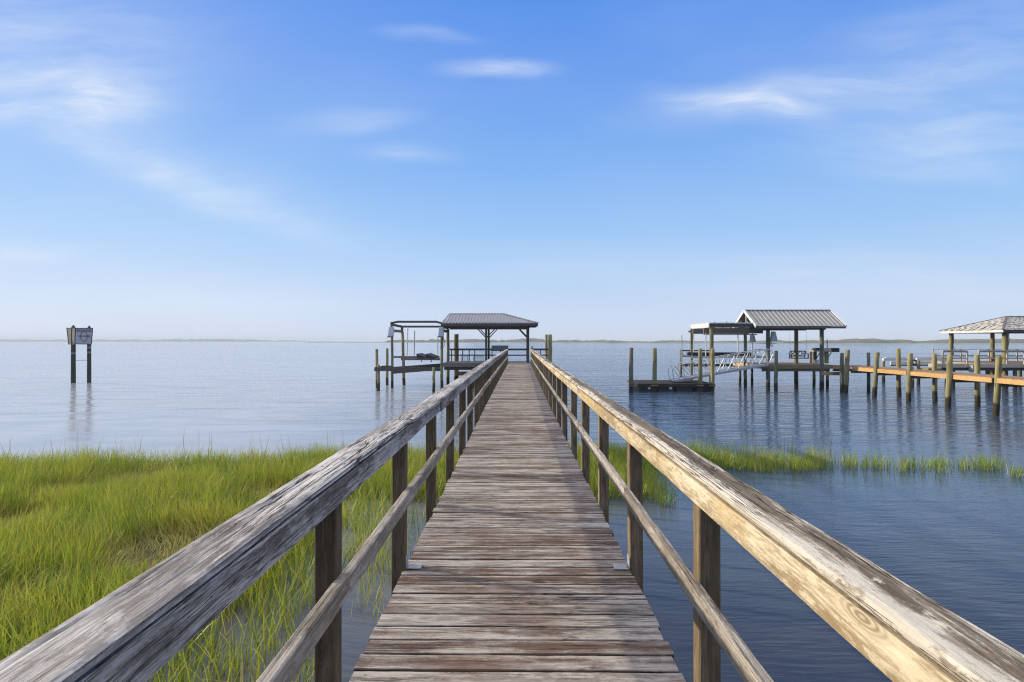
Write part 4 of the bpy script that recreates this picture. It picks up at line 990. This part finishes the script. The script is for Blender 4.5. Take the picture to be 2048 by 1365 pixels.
    B().beam((X(1364, y), y-.05, Z(706, y)), (X(1369, y), y-.05, Z(713, y)), .04, .04).beam((X(1376, y), y-.05, Z(702, y)), (X(1381, y), y-.05, Z(707, y)), .04, .04).build('brace', 'beam', c)
    # walkway to the shore
    w = thing('dock_walkway', 'orange timber walkway on many piles leading right from the gabled dock', 'walkway', (22.2, 24, 0))
    xL, xR = 21.36, 22.88; y1_ = 40.4
    planks(B(), xL, xR, 6.0, y1_, ND).build('deck', 'brown', w)
    y = 6.0; k = 0
    ends = [6.0, 9.0, 12, 15, 18, 20.9, 23.8, 26.78, 29.55, 32.65, 35.65, 38.2, 40.4]
    for a, b in zip(ends, ends[1:]):
        B().box(xL-.05, xL-.006, a+.17, b-.12, ND-.25, ND-.035).build('stringer', 'newwood', w); B().box(xR+.006, xR+.05, a+.02, b-.02, ND-.25, ND-.035).build('stringer', 'newwood', w)
        B().box(xL-.1, xR+.1, b-.10, b-.05, ND-.42, ND-.255).build('cross_beam', 'olive', w)
    L = [(1691.7, 786, 701.5, 8.6, 3.5), (1748.7, 793.4, 706.2, 8.8, 6), (1816.8, 803.5, 708.3, 9.3, 4), (1896, 816.3, 712, 10.5, 4), (1991.7, 830, 714, 11.2, 7)]
    for px, pb, pt, ww, lean in L: part_pile(w, px, pb, pt, ww, 'piley' if px > 1800 else 'pile', lean_px=lean)
    Rr = [(1684, 784.4, 707.5, 7.2, 0), (1737, 785.5, 706.8, 6.4, 0), (1798, 792.5, 698.8, 8.4, -1.5), (1870, 802, 708.5, 8.8, -1), (1955.3, 813.6, 711, 9.8, -1)]
    for px, pb, pt, ww, lean in Rr: part_pile(w, px, pb, pt, ww, 'piley' if px > 1760 else 'pileg', lean_px=lean)
    for yy in (23.8, 20.9, 17.9, 14.9, 11.9, 8.9):
        pile_mb(xL-.16, yy, 2.6, .13).build('pile', 'pile', w, smooth=True); pile_mb(xR+.16, yy, 2.6, .13).build('pile', 'pile', w, smooth=True)
build_neighbour()

# ------------------------------------------------------------------ third dock at the right edge
def build_third():
    yF, yB = 41.0, 47.4; D3 = 1.72; xa, xb = X(1884, yF), 43.5
    d = thing('dock_platform', 'peach painted dock with railing at the right edge of the photo', 'dock', (36, 44, 0))
    xm = 32.75; yA = 42.3
    planks(planks(B(), xm, xb, yF, yB, D3, 'y'), xa, xm-.01, yF, yA, D3, 'y').build('deck', 'browny', d)
    B().box(xa, xb, yF-.05, yF-.006, D3-.24, D3-.004).build('fascia', 'peach', d); B().box(xa-.05, xa-.006, yF-.05, yA, D3-.24, D3-.004).build('fascia', 'peach', d); B().box(xm-.05, xm-.006, yA+.01, yB, D3-.24, D3-.004).build('fascia', 'peach', d)
    B().box(xa+.1, xb, yF+.1, yF+.2, D3-.45, D3-.25).build('joist', 'beam', d)
    rz = D3+.95
    for a, b in ((1886, 1932), (1958, 2012), (2014, 2046), (2048, 2150)):
        p, q = X(a, yF), X(b, yF)
        B().box(p, q, yF-.01, yF+.03, rz-.15, rz-.045).box(p-.02, q+.02, yF-.05, yF+.09, rz-.04, rz).build('top_rail', 'peach', d); B().box(p, q, yF-.01, yF+.03, D3+.36, D3+.45).build('mid_rail', 'peach', d)
    for px in (1885, 1933.5, 1957, 2013, 2047, 2100): x = X(px, yF); B().box(x-.045, x+.045, yF-.075, yF-.012, D3-.2, rz-.042).build('railing_post', 'peach', d)
    B().box(xm, xb, yB-.06, yB+.06, rz-.04, rz).box(xm, xb, yB-.02, yB+.02, D3+.36, D3+.45).build('back_rail', 'peach', d)
    for i in range(5): x = xm+.05+i*2.2; B().box(x-.04, x+.04, yB-.14, yB-.065, D3-.2, rz-.045).build('railing_post', 'peach', d)
    B().box(X(1936, 41), X(1949, 41), 40.55, 40.94, Z(745, 41), Z(731, 41)).build('step', 'greyp', d)
    for px, yb in ((1906, 41.5), (1975, 41.6), (2030, 41.4), (1980, 46.8), (2040, 46.8)): pile_mb(X(px, yb), yb, D3-.26, .13).build('pile', 'pile', d, smooth=True)
    s = thing('pier_shelter', 'open shelter with torn white battened hip roof at the right edge', 'shelter', (37.5, 44, D3))
    xL, xR = 33.2, 43.2; y0, ym, y1 = 41.0, 44.0, 47.1; e, rz_ = 4.06, 5.06; r1, r2 = (35.9, ym, rz_), (40.5, ym, rz_)
    faces = [((xL, y0, e), (xR, y0, e), r2, r1), ((xL, y1, e), (xL, y0, e), r1), ((xR, y1, e), (xL, y1, e), r1, r2), ((xR, y0, e), (xR, y1, e), r2)]
    mb = B(); [mb.poly(f, .04) for f in faces]; rf = mb.build('roof', 'shingle', s)
    # battens bared where the shingles have torn away
    mb = B()
    for f in faces:
        P = [Vector(p) for p in f]; ev = (P[1]-P[0]).normalized(); n = ev.cross(P[2]-P[0]).normalized()
        if n.z < 0: n = -n
        sv = n.cross(ev); sv = sv if sv.z > 0 else -sv
        q = [((p-P[0]).dot(ev), (p-P[0]).dot(sv)) for p in P]; smax = max(b for _, b in q); t = .10
        while t < smax-.05:
            hs = []
            for (a, b), (c_, d_) in zip(q, q[1:]+q[:1]):
                if (b-t)*(d_-t) < 0: hs.append(a+(c_-a)*(t-b)/(d_-b))
            if len(hs) >= 2:
                u, u1 = min(hs)+.05, max(hs)-.05
                while u < u1:
                    ln = random.uniform(.25, .65); v_ = min(u+ln, u1); tw = random.uniform(-.05, .05)
                    if v_-u > .1: mb.beam(P[0]+ev*u+sv*(t+tw)+n*.02, P[0]+ev*v_+sv*(t-tw+random.uniform(-.06, .06))+n*.028, random.uniform(.16, .26), .03, up=n)
                    u = v_ + random.uniform(.03, .22)
            t += .30
    mb.build('batten', 'fill', rf)['kind'] = 'stuff'
    up = Vector((0,0,.05))
    mb = B(); [mb.beam(Vector(a)+up, Vector(b)+up, .12, .05) for a, b in ((r1, r2), (r1, (xL, y0, e)), (r1, (xL, y1, e)))]; mb.build('ridge_cap', 'shingle', rf)
    B().box(xL, xL+.05, y0, y1, e-.16, e-.002).build('fascia', 'peel', s); B().box(xL+.052, xR, y0, y0+.05, e-.16, e-.042).build('fascia', 'beam', s); B().box(xL+.052, xR, y1-.05, y1, e-.16, e-.042).build('fascia', 'peel', s)
    B().box(xL+.5, xR-.4, y0+.55, y0+.65, e-.18, e-.03).build('beam', 'dock', s); B().box(xL+.5, xR-.4, y1-.55, y1-.45, e-.18, e-.03).build('beam', 'dock', s)
    for px, y, w in ((2010, 41.9, 10.2), (1902, 46.7, 7.2), (1985, 46.7, 7.4)): pile_mb(X(px, y), y, e-.182, w*y/F/2).build('post', 'piley', s, smooth=True)
    pile_mb(40.5, 41.9, e-.182, .17).build('post', 'piley', s, smooth=True)
    y = 46.5; B().tube([(X(1906.5, y), y, Z(668, y)), (X(1907.6, y), y, Z(684, y)), (X(1906, y), y, Z(692, y)), (X(1908.5, y), y, Z(699, y)), (X(1906.5, y), y, Z(712, y))], .028, 6).build('rope', 'rubber', s)
    y = 41.6; B().tube([(X(2017.5, y), y, Z(665, y)), (X(2017.8, y), y, Z(682, y)), (X(2015, y), y, Z(700, y))], .03, 6).build('rope', 'rubber', s)
    # low boat lift beside it
    l = thing('boat_lift', 'low boat lift of white beams on short piles left of the battened shelter', 'boat lift', (X(1830, 46.5), 46.5, 0), 'boat lifts')
    y = 46.5
    for pa, pb, yy in ((1766, 1824, 46.2), (1832.5, 1896, 46.2), (1770, 1893, 48.4)): B().box(X(pa, yy), X(pb, yy), yy-.09, yy+.09, Z(722, 46.2), Z(717, 46.2)).build('lift_beam', 'white', l)
    for pa, pb in ((1781, 1823), (1834, 1862), (1872, 1890)): B().box(X(pa, 46.9), X(pb, 46.9), 46.85, 46.95, Z(730, 46.9), Z(723.5, 46.9)).build('cradle_beam', 'peel', l)
    B().box(X(1781, 46.7), X(1890, 46.7), 46.65, 46.7, Z(732.5, 46.7), Z(730.3, 46.7)).build('lower_beam', 'beam', l)
    for px, yb, pt in ((1767, 47.8, 719), (1837, 45.7, 722.4), (1825, 42.6, 736), (1893, 46.3, 722.3)): pile_mb(X(px, yb), yb, Z(pt, yb), 6.0*yb/F/2).build('pile', 'pile', l, smooth=True)
    B().box(X(1842, 45.4), X(1893, 45.4), 44.6, 45.9, Z(741, 45.4), Z(736.5, 45.4)).build('ledge', 'olive', l)
    c = Vector((X(1829, 45.9), 45.9, Z(725.5, 45.9))); pts = [c + Vector((math.cos(a)*.17, 0, math.sin(a)*.17)) for a in np.linspace(0, 2*math.pi, 17)]
    tt = thing('tyre', 'small black tyre fender hanging on the low white boat lift', 'tyre', tuple(c))
    B().tube(pts, .065, 8, cap=False).build('tread', 'rubber', tt, smooth=True)
build_third()
